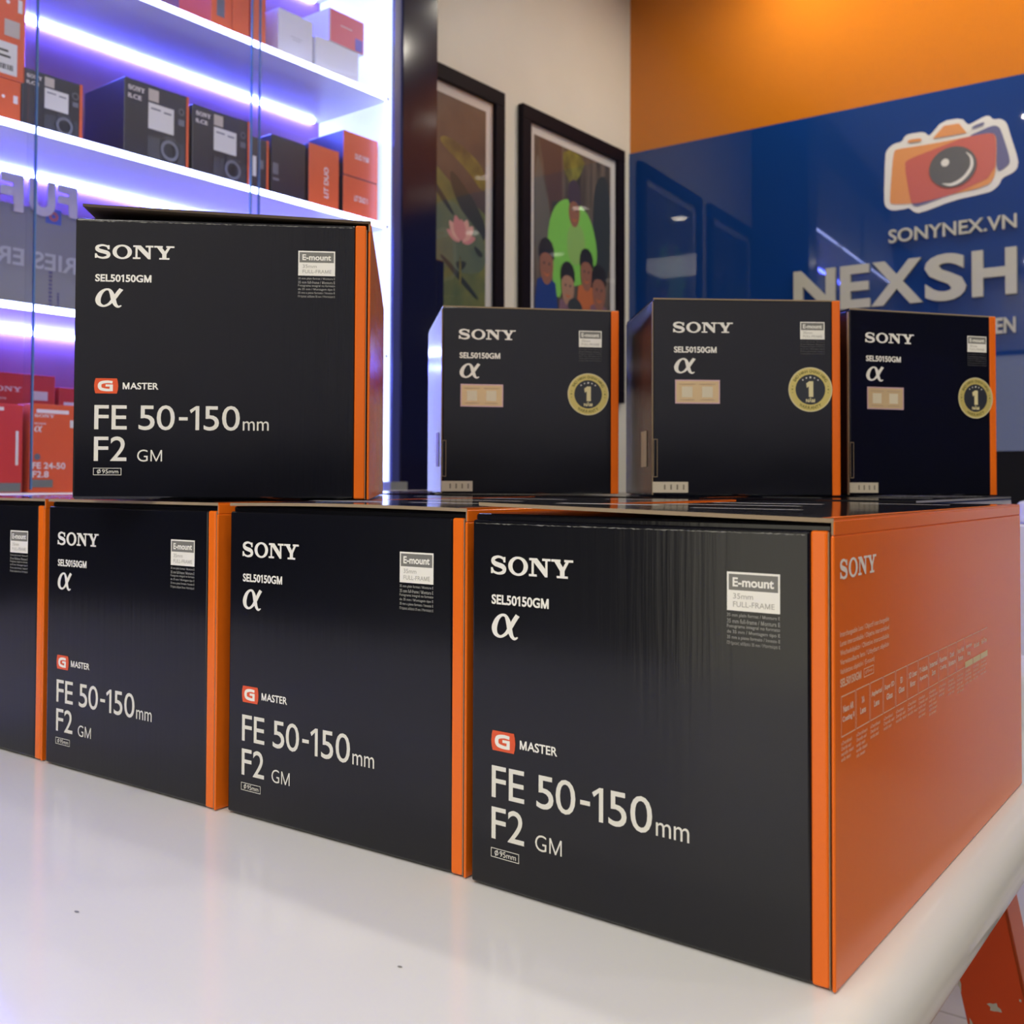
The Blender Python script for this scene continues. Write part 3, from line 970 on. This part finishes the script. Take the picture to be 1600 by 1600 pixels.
# bottom: red lens cartons
for (s0, s1, off, h, lab, pr) in (
        (-2.600, -2.483, .24, .160, 'red lens carton at the left edge of the lowest shelf, long white seal strip',
         [('seal_strip', C_LBL, rect(104, 109, 50, 112)), ('top_tape', C_TXT, rect(70, 82, 148, 154)), ('grey_sticker', mat('sticker_grey_green', (.16, .19, .17), .5), rect(60, 114, 2, 18))]),
        (-2.470, -2.352, .24, .164, 'red lens carton on the lowest shelf reading FE 24-50, F2.8, in white',
         [('white_tape', C_TXT, rect(12, 74, 147, 154)), ('lettering', C_TXT, fit(WORDMARK, 8, 46, 139, 145)), ('model_lettering', C_TXT, txt('SEL2450G', 8, 30, 126, 129, 0.02)),
          ('alpha_mark', C_TXT, fit(ALPHA, 8, 22, 112, 123)), ('lens_picture', C_LENS2, disc(14, 66, 6, n=18)), ('lens_lettering', C_TXT, txt('FE 24-50', 5, 68, 44, 56, 0.02)),
          ('aperture_lettering', C_TXT, txt('F2.8', 5, 36, 28, 40, 0.02)), ('grey_sticker', mat('sticker_grey_green', (.16, .19, .17), .5), rect(2, 44, 10, 24)), ('white_seal', C_LBL, rect(76, 84, 122, 136))])):
    carton(s0, s1, off, .13, ZS4, h, lab, C_RED2 if s0 < -2.5 else C_RED, None, pr, 'red lens cartons on the lowest shelf', 'lens_carton')
for (s0, s1, h, lab, pr) in (
        (-2.560, -2.341, .233, 'crimson lens carton standing in the rear row of the lowest shelf',
         [('lettering', C_TXT, fit(WORDMARK, 84, 150, 196, 206)), ('model_lettering', C_TXT, txt('SEL2470', 84, 120, 180, 184, 0.02)), ('mount_label', C_LBL, rect(172, 203, 182, 200))]),
        (-2.333, -2.200, .212, 'crimson lens carton in the rear row, to the right of a taller one', [('lettering', C_TXT, rect(10, 44, 176, 182))])):
    carton(s0, s1, .085, .07, ZS4, h, lab, C_RED2, None, pr, 'red lens cartons on the lowest shelf', 'lens_carton')
# board in place of a sign mirrored in the glass (lettering reads in reverse)
BOARD = empty('reflected_sign_board', left_at(-2.45, .115, 1.279), RZL, 'grey board standing in for a sign reflected in the cabinet glass, lettering reversed', 'sign')
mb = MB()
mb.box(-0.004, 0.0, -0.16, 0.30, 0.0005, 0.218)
mb.build('reflected_sign_sheet', mat('board_grey', (0.23, 0.23, 0.225), 0.15), BOARD)


def mirror(sh):
    return [(1 - a, b) for a, b in sh[0]], [tuple(reversed(q)) for q in sh[1]]


def board(nm, sh, m, d):
    b = MB()
    b.raw([(d, x, z) for x, z in sh[0]], sh[1])
    return b.build(nm, m, BOARD)


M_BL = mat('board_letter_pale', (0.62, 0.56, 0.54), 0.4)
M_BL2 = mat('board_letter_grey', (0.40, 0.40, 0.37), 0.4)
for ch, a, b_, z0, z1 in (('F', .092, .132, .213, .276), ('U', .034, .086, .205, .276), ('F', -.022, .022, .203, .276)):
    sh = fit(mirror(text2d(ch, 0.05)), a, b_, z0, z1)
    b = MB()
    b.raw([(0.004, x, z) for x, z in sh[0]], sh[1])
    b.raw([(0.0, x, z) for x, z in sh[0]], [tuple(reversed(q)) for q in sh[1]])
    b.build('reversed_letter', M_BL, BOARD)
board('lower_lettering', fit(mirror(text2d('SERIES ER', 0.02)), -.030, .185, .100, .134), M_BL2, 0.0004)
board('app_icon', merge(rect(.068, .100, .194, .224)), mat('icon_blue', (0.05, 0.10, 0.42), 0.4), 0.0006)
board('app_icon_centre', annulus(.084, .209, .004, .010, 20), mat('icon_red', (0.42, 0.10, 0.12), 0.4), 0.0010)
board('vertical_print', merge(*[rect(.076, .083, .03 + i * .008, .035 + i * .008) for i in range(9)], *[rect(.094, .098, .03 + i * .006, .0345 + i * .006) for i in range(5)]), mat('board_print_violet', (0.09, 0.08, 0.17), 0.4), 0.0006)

# small black box beside the cabinet post
t = empty('card_reader', left_at(-1.400, 0.262, 1.3), RZL, 'small black box on the end of the cabinet post, in front of the lotus picture', 'device')
mb = MB()
mb.box(-0.03, 0.02, -0.022, 0.012, 0.0, 0.245)
mb.build('housing', M_CABB, t, 0.004)
mb = MB()
mb.box(0.0, 0.018, 0.0122, 0.0135, 0.02, 0.06)
mb.build('key_plate', mat('grey_plastic', (0.12, 0.12, 0.13), 0.4), t)

# ================================================================== WHITE COUNTER in front of the back wall
t = empty('shop_counter', (0.30, 2.45, 0), 0, 'white shop counter with a rounded top corner in front of the back wall', 'counter')
mb = MB()
mb.box(-0.98, -0.03, -0.285, 0.28, 0.055, 0.885)
mb.build('counter_body', mat('counter_white', (0.74, 0.72, 0.69), 0.4), t, 0.003)
mb = MB()
mb.box(-0.95, -0.05, -0.265, 0.26, 0.0, 0.055)
mb.build('plinth', mat('plinth_dark', (0.05, 0.045, 0.04), 0.5), t)
mb = MB()
P = []
for k in range(9):
    a = math.pi + k * math.pi / 16
    P.append((-0.63 + 0.10 * math.cos(a), -0.195 + 0.10 * math.sin(a)))
P += [(-0.01, -0.295), (-0.01, 0.29), (-0.73, 0.29)]
n = len(P)
mb.raw([(x, y, 0.885) for x, y in P] + [(x, y, 0.930) for x, y in P],
       [tuple(range(n - 1, -1, -1)), tuple(range(n, 2 * n))] + [(i, (i + 1) % n, n + (i + 1) % n, n + i) for i in range(n)])
mb.build('counter_top', mat('counter_top_white', (0.80, 0.79, 0.77), 0.25), t, 0.012, 3)

# ================================================================== TABLE
TX0, TX1, TY0, TY1 = -1.72, -0.1315, -0.22, 1.44
t = empty('folding_table', ((TX0 + TX1) / 2, (TY0 + TY1) / 2, 0), 0, 'large white table with thick rounded edges and orange steel legs', 'table')
hx, hy = (TX1 - TX0) / 2, (TY1 - TY0) / 2
M_TABLE = noise_col(mat('table_white', (0.76, 0.755, 0.73), 0.13, spec=0.5), (0.745, 0.74, 0.715), (0.775, 0.77, 0.745), 3)
mb = MB()
mb.box(-hx, hx, -hy, hy, 0.704, 0.75)
top = mb.build('table_top', M_TABLE, t, 0.0215, 8, True)
top.modifiers['bevel'].harden_normals = True
b = MB()
for (px, py, rx, ry) in ((-0.4828, 0.2848, 0.0018, 0.0009), (-0.3156, 0.3398, 0.0013, 0.0008)):
    v, f = disc(px - (TX0 + TX1) / 2, py - (TY0 + TY1) / 2, rx, ry, 12)
    b = MB()
    b.raw([(x, y, 0.7502) for x, y in v], f)
    b.build('scuff_mark', mat('scuff_grey', (0.22, 0.22, 0.21), 0.6), t)
M_LEG = mat('orange_leg_paint', (0.62, 0.06, 0.008), 0.3)
M_LEGF = mat('orange_leg_flange', (0.62, 0.10, 0.02), 0.35)
M_CHIP = mat('paint_chip_bare', (0.5, 0.48, 0.44), 0.6)


def leg(x, y, tx, ty, flip):
    b = MB()
    zt, L = 0.704, 0.704
    wd, th = 0.062, 0.004
    def pt(a, d, z):
        k = (zt - z) / L
        return (x + a + tx * k, y + d + ty * k, z)
    # angle iron: a wide web facing -y and a flange facing +x
    for (a0, a1, d0, d1, m) in ((-wd, 0, 0, th, 0), (-th, 0, 0, 0.045, 1)):
        vs = [pt(a0, d0, 0.0), pt(a1, d0, 0.0), pt(a1, d1, 0.0), pt(a0, d1, 0.0), pt(a0, d0, zt), pt(a1, d0, zt), pt(a1, d1, zt), pt(a0, d1, zt)]
        b.raw(vs, [(0, 3, 2, 1), (4, 5, 6, 7), (0, 1, 5, 4), (2, 3, 7, 6), (3, 0, 4, 7), (1, 2, 6, 5)], m)
    o = b.build('leg', [M_LEG, M_LEGF], t, 0.001, 1)
    c = MB()
    for (a, z, rx, rz) in ((-0.032, 0.455, 0.0075, 0.006), (-0.061, 0.47, 0.002, 0.010), (-0.060, 0.50, 0.0015, 0.006), (-0.004, 0.60, 0.002, 0.004), (-0.058, 0.425, 0.0035, 0.012), (-0.006, 0.47, 0.0015, 0.002)):
        pts = []
        for i in range(11):
            q = 2 * math.pi * i / 11
            rr = 0.75 + 0.25 * math.sin(i * 2.4 + a * 300)
            px, _, pz = pt(a + rx * rr * math.cos(q), 0, z + rz * rr * math.sin(q))
            yy = pt(0, 0, pz)[1] - 0.0004
            pts.append((px, yy, pz))
        c.face(pts)
    c.build('paint_chip', M_CHIP, o)


leg(hx - 0.105, 0.43, 0.10, 0.16, 1)
leg(hx - 0.105, -0.62, 0.10, -0.14, 1)
leg(-hx + 0.16, 0.43, -0.08, 0.16, 1)
leg(-hx + 0.16, -0.62, -0.08, -0.14, 1)
mb = MB()
mb.box(hx - 0.15, hx - 0.11, -0.60, 0.42, 0.664, 0.704)
mb.box(-hx + 0.11, -hx + 0.15, -0.60, 0.42, 0.664, 0.704)
mb.build('under_rail', M_LEG, t)

# ================================================================== LENS CARTONS
FINE = ['35 mm plein format / Monture E', '35 mm full-frame / Montura E', 'Fotograma integral no formato', 'de 35 mm / Montagem tipo E', '35 mm a pieno formato / Innesto E', 'Πλήρους κάδρου 35 mm / Μοντούρα E']
W0, H0, D0 = 198.5, 199.6, 377.0


def mount_badge(x0, x1, z0, z1):
    h = z1 - z0
    w_ = x1 - x0
    return [(rect(x0, x1, z0, z1), 0), (rect(x0 + w_ * .035, x1 - w_ * .035, z0 + h * .53, z1 - h * .055), 1),
            (txt('E-mount', x0 + w_ * .11, x1 - w_ * .11, z0 + h * .62, z0 + h * .86, 0.03), 2),
            (txt('35mm', x0 + w_ * .12, x0 + w_ * .50, z0 + h * .31, z0 + h * .45), 3),
            (txt('FULL-FRAME', x0 + w_ * .12, x1 - w_ * .10, z0 + h * .10, z0 + h * .24), 3)]


def fine_print(x0, x1, z0, z1):
    out = []
    p = (z1 - z0) / 6
    for i, s in enumerate(FINE):
        out.append(txt(s, x0, x1, z1 - (i + 1) * p + p * .10, z1 - i * p - p * .12, 0.012))
    return merge(*out)


def front_prints(par):
    """the long face that names the lens; sub-parts of the front flap"""
    art('brand_lettering', [(fit(WORDMARK, 13.4, 66, 165.6, 175.6), 0)], par, [M_WHITE], off=0.0002)
    art('model_lettering', [(txt('SEL50150GM', 14.1, 51, 149.8, 155, 0.03), 0)], par, [M_WHITE], off=0.0002)
    art('alpha_mark', [(fit(ALPHA, 14.6, 31.5, 132.3, 145.2), 0)], par, [M_WHITE], off=0.0002)
    bad = poly([(15.2, 83.4), (29.2, 83.4), (29.8, 81.2), (30.1, 78.2), (29.8, 75.2), (29.2, 73.0), (15.2, 73.0), (14.6, 75.2), (14.3, 78.2), (14.6, 81.2)])
    gl = ribbon([(26.3, 80.7, 1.7), (22.6, 81.0, 1.8), (18.8, 80.2, 2.1), (17.9, 78.2, 2.4), (18.8, 76.2, 2.1), (22.4, 75.4, 1.8), (25.6, 75.4, 1.7)])
    gg = stagger(merge(gl, rect(24.5, 26.6, 74.6, 79.2), rect(21.8, 26.6, 77.7, 79.2)))
    art('series_badge', [(bad, 0), (gg, 1)], par, [M_RED, M_WHITE], off=0.0002)
    art('series_lettering', [(txt('MASTER', 33, 56.5, 76.0, 80.7, 0.02), 0)], par, [M_WHITE], off=0.0002)
    art('lens_lettering', [(txt(ch, a, b_, z0, z1, bo), 0) for ch, a, b_, z0, z1, bo in (
        ('F', 14.7, 24.1, 48.4, 65, 0.005), ('E', 26.0, 36, 48.4, 65, 0.005), ('5', 43.7, 54.3, 48.1, 65, 0.005), ('0', 55.6, 67.5, 48.1, 65.3, 0.0), ('1', 77.3, 83.7, 48.4, 65, 0.0), ('5', 86.7, 96.9, 48.1, 65, 0.005),
        ('0', 98.9, 110.8, 48.1, 65.3, 0.0), ('mm', 112.8, 130.2, 48.4, 54.8, 0.0), ('F', 14.7, 24.1, 26.8, 43.4, 0.005), ('2', 25.4, 36, 26.8, 43.6, 0.005), ('G', 43.0, 50.0, 26.5, 34.7, -0.005), ('M', 51.8, 59.4, 26.7, 34.5, -0.012))]
        + [(rect(70.3, 76.1, 55.0, 57.2), 0)], par, [M_CREAM], off=0.0002)
    art('filter_badge', [(ringframe(14.4, 32.8, 17.1, 22.0, 0.35), 0), (annulus(18.1, 19.6, 0.85, 1.25, 20), 0), (poly([(17.2, 17.9), (17.6, 17.9), (19.0, 21.3), (18.6, 21.3)]), 1), (txt('95mm', 20.2, 30.8, 18.2, 21.1), 0)], par, [M_CREAM, M_CREAM], off=0.0002)
    art('mount_badge', mount_badge(149.1, 174.2, 157.1, 174.5), par, [M_WHITE, M_GREY, M_WHITE, M_LGREY], off=0.0002)
    art('fine_print', [(fine_print(149.1, 174.2, 141.2, 156.2), 0)], par, [M_DIM], off=0.0002)


def arc_text(body, cx, cz, r, h, a0, a1, inward=False):
    out = []
    n = len(body)
    for i, ch in enumerate(body):
        if ch == ' ':
            continue
        t = text2d(ch, 0.02)
        ang = R(a0 + (a1 - a0) * i / (n - 1))
        wd = min(h * t[2], h * 1.0)
        vs = []
        for a, b in t[0]:
            lx, lz = (a - .5) * wd, (b - .5) * h
            if inward:
                ux, uz = math.cos(ang), math.sin(ang)
                vs.append((cx + (r - lz) * ux - lx * uz * -1 * 1.0, cz + (r - lz) * uz - lx * ux * 1.0 * 1.0))
            else:
                ux, uz = math.cos(ang), math.sin(ang)
                vs.append((cx + (r + lz) * ux + lx * uz, cz + (r + lz) * uz - lx * ux))
        if inward:
            vs = []
            ux, uz = math.cos(ang), math.sin(ang)
            for a, b in t[0]:
                lx, lz = (a - .5) * wd, (b - .5) * h
                vs.append((cx + (r - lz) * ux - lx * uz, cz + (r - lz) * uz + lx * ux))
        out.append((vs, t[1]))
    return merge(*out)


def star(cx, cz, r):
    return poly([(cx + (r if i % 2 == 0 else r * .42) * math.sin(i * math.pi / 5), cz + (r if i % 2 == 0 else r * .42) * math.cos(i * math.pi / 5)) for i in range(10)])


def end_prints(par, dx=0.0):
    """the other square face: maker, model, mount badge, two stickers and a taped label"""
    art('brand_lettering', [(fit(WORDMARK, 18 + dx, 80.5 + dx, 167.3, 178.6), 0)], par, [M_WHITE], off=0.0002)
    art('model_lettering', [(txt('SEL50150GM', 19.3 + dx, 63.6 + dx, 146.8, 153.2, 0.03), 0)], par, [M_WHITE], off=0.0002)
    art('alpha_mark', [(fit(ALPHA, 19.8 + dx, 40.6 + dx, 125.4, 141.2), 0)], par, [M_WHITE], off=0.0002)
    art('mount_badge', mount_badge(151 + dx, 176.6 + dx, 162, 180), par, [M_WHITE, M_GREY, M_WHITE, M_LGREY], off=0.0002)
    art('fine_print', [(fine_print(151 + dx, 176.6 + dx, 145.8, 160.6), 0)], par, [mat('very_dim_print', (0.10, 0.10, 0.10), 0.4)], off=0.0002)
    x0, x1, z0, z1 = 20.5 + dx, 67 + dx, 94.5, 119
    sh = [(rect(x0, x1, z0, z1), 0), (rect(x0 + 1.2, x1 - 1.2, z0 + 1.2, z1 - 1.2), 1)]
    for a in (x0 + 7, x0 + 28):
        sh += [(rect(a, a + 11, z0 + 6.5, z0 + 17.5), 2), (rect(a - 3, a + 14, z0 + 19.5, z0 + 20.4), 3), (rect(a - 2, a + 13, z0 + 3.4, z0 + 4.3), 3)]
    art('security_sticker', sh, par, [M_HOLO2, M_HOLO, M_HOLO3, mat('sticker_print', (0.45, 0.32, 0.20), 0.5)], off=0.0003)
    cx, cz = 161.5 + dx, 110.0
    sh = [(disc(cx, cz, 23, n=56), 0), (annulus(cx, cz, 22.0, 23, 56), 3), (disc(cx, cz, 15.6, n=48), 1),
          (arc_text('BAO HANH CHINH HANG', cx, cz, 18.9, 3.1, 150, 30), 2), (arc_text('WARRANTY', cx, cz, 18.9, 3.2, 238, 302, True), 2),
          (merge(star(cx - 18.9, cz + .2, 1.3), star(cx - 18.6, cz + 3.4, .8), star(cx - 18.6, cz - 3.2, .8), star(cx + 18.9, cz + .2, 1.3), star(cx + 18.6, cz + 3.4, .8), star(cx + 18.6, cz - 3.2, .8)), 2),
          (txt('1', cx - 4.4, cx + 3.0, cz - 7.6, cz + 8.6, 0.09), 3), (txt('NĂM', cx - 4.8, cx + 4.8, cz - 13.2, cz - 8.6, 0.05), 3)]
    for i in range(5):
        a = R(128 - 19 * i)
        sh.append((star(cx + 13 * math.cos(a), cz + 12.6 * math.sin(a), 1.5 if i == 2 else 1.1), 4))
    art('warranty_seal', sh, par, [M_GOLD, M_SEAL, M_GOLDDK, mat('warranty_pale_gold', (0.80, 0.72, 0.40), 0.3), M_WHITE], off=0.0003)
    art('slot_edge', [(ringframe(0.9, 5.2, 19, 58, 0.55), 0)], par, [M_KRAFT], off=0.0008)
    art('taped_label', [(rect(0.3, 34 + dx, 3.2, 14.2), 0), (merge(*[rect(9 + dx + i * 6.5, 10.6 + dx + i * 6.5, 6.2, 11.4) for i in range(4)]), 1)], par, [M_PAPER, mat('label_print', (0.20, 0.17, 0.12), 0.5)], off=0.0003)


FEAT = [('Nano AR', 'Coating II'), ('XA', 'Lens'), ('Aspherical', 'Lens'), ('Super ED', 'Glass'), ('ED', 'Glass'), ('XD Linear', 'Motor'), ('11-blade', 'Aperture'), ('Internal', 'Zoom'),
        ('Fluorine', 'Coating'), ('Dust/', 'Moisture'), ('Focus Hold', 'Button'), ('Aperture', 'Ring'), ('Iris Lock', ''), ('Full-Time', '')]


def side_prints(par):
    """right hand panel: x runs from the front edge backwards, millimetres"""
    art('brand_lettering', [(fit(WORDMARK, 6, 54.5, 173.2, 182), 0)], par, [mat('white_on_orange', (0.92, 0.86, 0.80), 0.3)], 'right', off=0.0002)
    L = ['Interchangeable Lens / Objectif interchangeable', 'Lente intercambiable / Objetiva intercambiável', 'Wechselobjektiv / Obiettivo intercambiabile', 'Verwisselbare lens / Utbytbart objektiv', 'Сменный объектив / 可交換レンズ (E)']
    L[4] = 'Vaihdettava objektiivi / (E-mount)'
    sh = [txt(s, 6.3, 74 if i < 4 else 52, 148 - i * 4.0, 151 - i * 4.0, 0.01) for i, s in enumerate(L)]
    sh += [txt('SEL50150GM', 6.3, 33.4, 127.2, 130.8, 0.03), ringframe(37, 51, 127, 131, .4), txt('φ95mm', 39, 49, 128, 130)]
    art('description_print', [(merge(*sh), 0)], par, [M_PINKISH], 'right', off=0.0002)
    xs = [6.7]
    for i in range(14):
        xs.append(xs[-1] + 19.3)
    frames, words, under, boxes = [], [], [], []
    for i in range(14):
        a, b = xs[i] + .5, xs[i + 1] - .5
        zt, zb = 123.4, 105.8
        frames.append(rect(a, b, zt - .5, zt))
        if i < 11:
            frames += [rect(a, b, zb, zb + .5), rect(a, a + .35, zb, zt), rect(b - .35, b, zb, zt)]
        w1, w2 = FEAT[i]
        if w2:
            wa = min(15, 1.9 * len(w1))
            wb = min(15, 1.9 * len(w2))
            words += [txt(w1, (a + b - wa) / 2, (a + b + wa) / 2, 116, 119, 0.03), txt(w2, (a + b - wb) / 2, (a + b + wb) / 2, 111.4, 114.4, 0.03)]
        else:
            wa = 14
            words.append(txt(w1, (a + b - wa) / 2, (a + b + wa) / 2, 114.4, 117.6, 0.03))
        if i >= 11:
            boxes.append(rect(a, b, zb - .4, zb + 3.2))
        for k in range((4, 5, 3, 3, 3, 3, 5, 6, 3, 4, 5, 4, 4, 4)[i]):
            ln = (b - a) * (0.62 + 0.36 * random.random())
            under.append(txt('oOnerafo tiwmon'[k:k + 8] + 'eari', a, a + ln, zb - 3.4 - k * 2.3, zb - 1.7 - k * 2.3, 0.01))
    art('feature_table', [(merge(*frames), 0), (merge(*words), 1), (merge(*under), 0), (merge(*boxes), 2)], par, [M_PINKISH, mat('feature_words', (0.92, 0.74, 0.60), .4), mat('feature_boxes', (0.85, 0.70, 0.42), .4)], 'right', off=0.0002)


def lens_box(p, yaw, z0, label, w=0.1985, h=0.1996, d=0.377, kind='front', raise_l=0.0, raise_r=0.0, bow=0.0, side=False, dx=0.0, group='black and orange lens cartons on the table', gap=0.0035, edge=None, wear=0.0):
    """carton with its front right bottom corner at p. local frame: x right, y back, z up; origin at the front left bottom corner"""
    t = empty('lens_carton', (p[0] - w * math.cos(R(yaw)), p[1] - w * math.sin(R(yaw)), z0), R(yaw), label, 'box', group)
    th = 0.0019
    b = MB()
    b.box(0.0002, w - 0.0018, 0.0042, d, 0.0004, h - th - 0.0002)
    b.build('carton_body', M_BLACK, t, 0.0015, 2)
    # right panel: glossy orange sheet with a softly rolled top and rear edge, notched at the front top
    b = MB()
    if kind == 'front':
        b.box(w - 0.0016, w, 0.0, d, 0.0006, h - 0.0075, 0)
        b.box(w - 0.0016, w, 0.0004, d, h - 0.0075, h - 0.0008, 0, {'-y': 1})
    else:
        b.box(w - 0.0016, w, 0.0, d, 0.0006, h - 0.0005, 0)
    sp = b.build('side_panel', [M_ORANGE, M_KRAFT], t, 0.0005, 1)
    if side:
        pr = bpy.data.objects.new('x', None)
        side_prints(sp)
        for c in sp.children:
            c.location = (w, 0, 0)
        bpy.data.objects.remove(pr)
    # front flap
    if kind == 'front':
        zt = h - th - gap
        xs = w - 0.0107
        b = MB()
        b.box(0.0008, xs, 0.0008, 0.0040, 0.0012, zt)
        fl = b.build('front_flap', M_BLACK, t, 0.0014, 3)
        b = MB()
        b.box(xs, w - 0.0031, 0.0006, 0.0040, 0.0010, zt)
        b.build('orange_stripe', M_ORANGE, fl, 0.0012, 3)
        b = MB()
        b.box(w - 0.0031, w - 0.0027, 0.0011, 0.0042, 0.0010, h - 0.006)
        b.build('raw_board_edge', M_KRAFT, fl)
        front_prints(fl)
        if wear:
            # rubbed varnish along the fold at the top of the flap
            rr = random.Random(11)
            rows = []
            n = 150
            for i in range(n + 1):
                x = 0.003 + (xs - 0.005) * i / n
                q = wear * (0.15 + 0.85 * rr.random() ** 2) * (1.0 if rr.random() > 0.15 else 0.2)
                c = zt - 0.0021 + 0.0003 * rr.random()
                rows += [(x, 0.00062, c - q / 2), (x, 0.00062, c + q / 2)]
            b = MB()
            b.raw(rows, [(2 * i, 2 * i + 2, 2 * i + 3, 2 * i + 1) for i in range(n)])
            b.build('worn_edge', mat('rubbed_varnish', (0.20, 0.20, 0.18), 0.6), fl)
        for c in fl.children:
            if 'stripe' not in c.name and '_edge' not in c.name:
                c.scale = (w / 0.1985, 1, 1)
                c.location = (0, 0.0008, 0)
    else:
        xs = w - 0.0085
        b = MB()
        b.box(0.0010, xs, 0.0, 0.0042, 0.0006, h - 0.0012)
        fl = b.build('end_panel', M_BLACK, t, 0.0012, 2)
        b = MB()
        b.box(xs, w - 0.0012, -0.0002, 0.0042, 0.0006, h - 0.0008)
        b.build('orange_stripe', M_ORANGE, fl, 0.0006, 1)
        b = MB()
        b.box(0.0, 0.0011, 0.0012, 0.0036, 0.001, h - 0.004)
        b.build('raw_board_edge', M_KRAFT, fl)
        b = MB()
        b.box(0.0006, 0.0040, -0.0006, 0.0010, 0.020, 0.057)
        b.build('locking_tab', M_BLACK, fl, 0.0006, 1)
        end_prints(fl, dx)
        b = MB()
        b.face([(-0.0003, 0.03, 0.030), (-0.0003, 0.03, 0.068), (-0.0003, 0.062, 0.068), (-0.0003, 0.062, 0.030)])
        b.build('side_sticker', M_PAPER, t)
    # lid sheet; its front edge shows the raw board
    b = MB()
    nx, ny = 12, 8
    y0 = 0.0002 if kind == 'front' else 0.0008
    def top(i, j):
        x = w * i / nx
        y = y0 + (d - y0) * j / ny
        fy = max(0.0, 1 - j / ny * 1.6)
        dz = (raise_l * (1 - i / nx) + raise_r * i / nx + bow * math.sin(math.pi * i / nx)) * fy ** 1.5
        x = min(max(x, 0.0012 if raise_l < 0.003 else 0.0055 - 0.0 * j), w - 0.0003)
        return x, y, h + dz
    vt = [top(i, j) for j in range(ny + 1) for i in range(nx + 1)]
    N = len(vt)
    vb = [(x, y, z - th) for x, y, z in vt]
    b.v = vt + vb
    def idx(i, j):
        return j * (nx + 1) + i
    for j in range(ny):
        for i in range(nx):
            q = (idx(i, j), idx(i + 1, j), idx(i + 1, j + 1), idx(i, j + 1))
            b.f.append(q)
            b.mi.append(2 if (i == nx - 1 and kind == 'front' and False) else 0)
            b.f.append(tuple(N + k for k in reversed(q)))
            b.mi.append(3)
    for i in range(nx):
        a, c = idx(i, 0), idx(i + 1, 0)
        b.f.append((a, N + a, N + c, c))
        b.mi.append(1)
        a, c = idx(i, ny), idx(i + 1, ny)
        b.f.append((c, N + c, N + a, a))
        b.mi.append(0)
    for j in range(ny):
        a, c = idx(0, j), idx(0, j + 1)
        b.f.append((c, N + c, N + a, a))
        b.mi.append(0)
        a, c = idx(nx, j), idx(nx, j + 1)
        b.f.append((a, N + a, N + c, c))
        b.mi.append(2)
    lid = b.build('lid_flap', [M_BLACKTOP, edge or M_KRAFT, M_ORANGE, M_KDARK], t)
    if kind == 'front':
        # orange margin folded over the lid's right edge, and pale print lines on the lid
        b = MB()
        for j in range(ny):
            x0_, ya, za = top(nx, j)
            x1_, yb, zb = top(nx, j + 1)
            b.face([(w - 0.006, ya, za + 0.0002), (w - 0.0001, ya, za + 0.0002), (w - 0.0001, yb, zb + 0.0002), (w - 0.006, yb, zb + 0.0002)])
        b.build('orange_margin', M_ORANGE, lid)
        for (xa, xb, ya, hh) in ((0.02, 0.085, 0.05, 0.010), (0.02, 0.06, 0.075, 0.005), (0.10, 0.16, 0.06, 0.006), (0.03, 0.12, 0.16, 0.008), (0.02, 0.10, 0.25, 0.010), (0.11, 0.17, 0.30, 0.006)):
            zz = h + 0.0004
            kx = max(0.0, 1 - ya / d * 1.6) ** 1.5
            zz += (raise_l * (1 - xa / w) + raise_r * xb / w + bow) * kx
            b = MB()
            b.face([(xa, ya, zz), (xb, ya, zz), (xb, ya + hh, zz), (xa, ya + hh, zz)])
            b.build('lid_print', mat('lid_print_pale', (0.45, 0.45, 0.42), 0.4), lid)
    return t


TT = 0.75
lens_box((-0.1535, 0.4325), 0.0, TT, 'nearest black lens carton, right end of the front row, its orange side in view', raise_l=0.0040, side=True, d=0.381, wear=0.0007)
lens_box((-0.3562, 0.4347), 2.3, TT, 'black lens carton in the front row, directly left of the orange sided one', w=0.1945, h=0.2, raise_l=0.0, bow=0.001)
lens_box((-0.5574, 0.424), 2.3, TT, 'black lens carton in the front row, directly under the angled one on top', w=0.1965, h=0.2, bow=0.0)
lens_box((-0.7590, 0.4172), 2.3, TT, 'black lens carton at the left edge of the photo, last of the front row', w=0.1965, h=0.2)
# second row behind, carrying the three turned cartons
for i, (xr, lab) in enumerate(((-0.25, 'black lens carton behind the front row, right end, under the turned cartons'), (-0.452, 'black lens carton lying behind the front row, second from its right end'),
                               (-0.654, 'black lens carton lying behind the front row, third from its right end'), (-0.856, 'black lens carton lying behind the front row, at its left end'))):
    lens_box((xr - 0.1985, 1.283), 180.0, TT, lab, group='black lens cartons lying in the second row', edge=M_BLACKTOP)
# on top
lens_box((-0.5126, 0.5171), 42.5, 0.9508, 'large black lens carton set at an angle on the front row, lid ajar', w=0.2014, h=0.1965, raise_l=0.0068, d=0.377, gap=0.0012, edge=M_KDARK, wear=0.0008)
lens_box((-0.5888, 0.9813), 45.9, 0.9506, 'turned black carton with gold warranty seal, leftmost of three, blue lit side showing', w=0.1961, h=0.2035, d=0.193, kind='end')
lens_box((-0.3679, 1.0562), 40.0, 0.9506, 'turned black carton with gold warranty seal, middle and nearest of three', w=0.1961, h=0.2030, d=0.165, kind='end', dx=3)
lens_box((-0.2627, 1.2671), 52.8, 0.9506, 'turned black carton with gold warranty seal, rightmost of three', w=0.1918, h=0.2040, d=0.160, kind='end', dx=2)
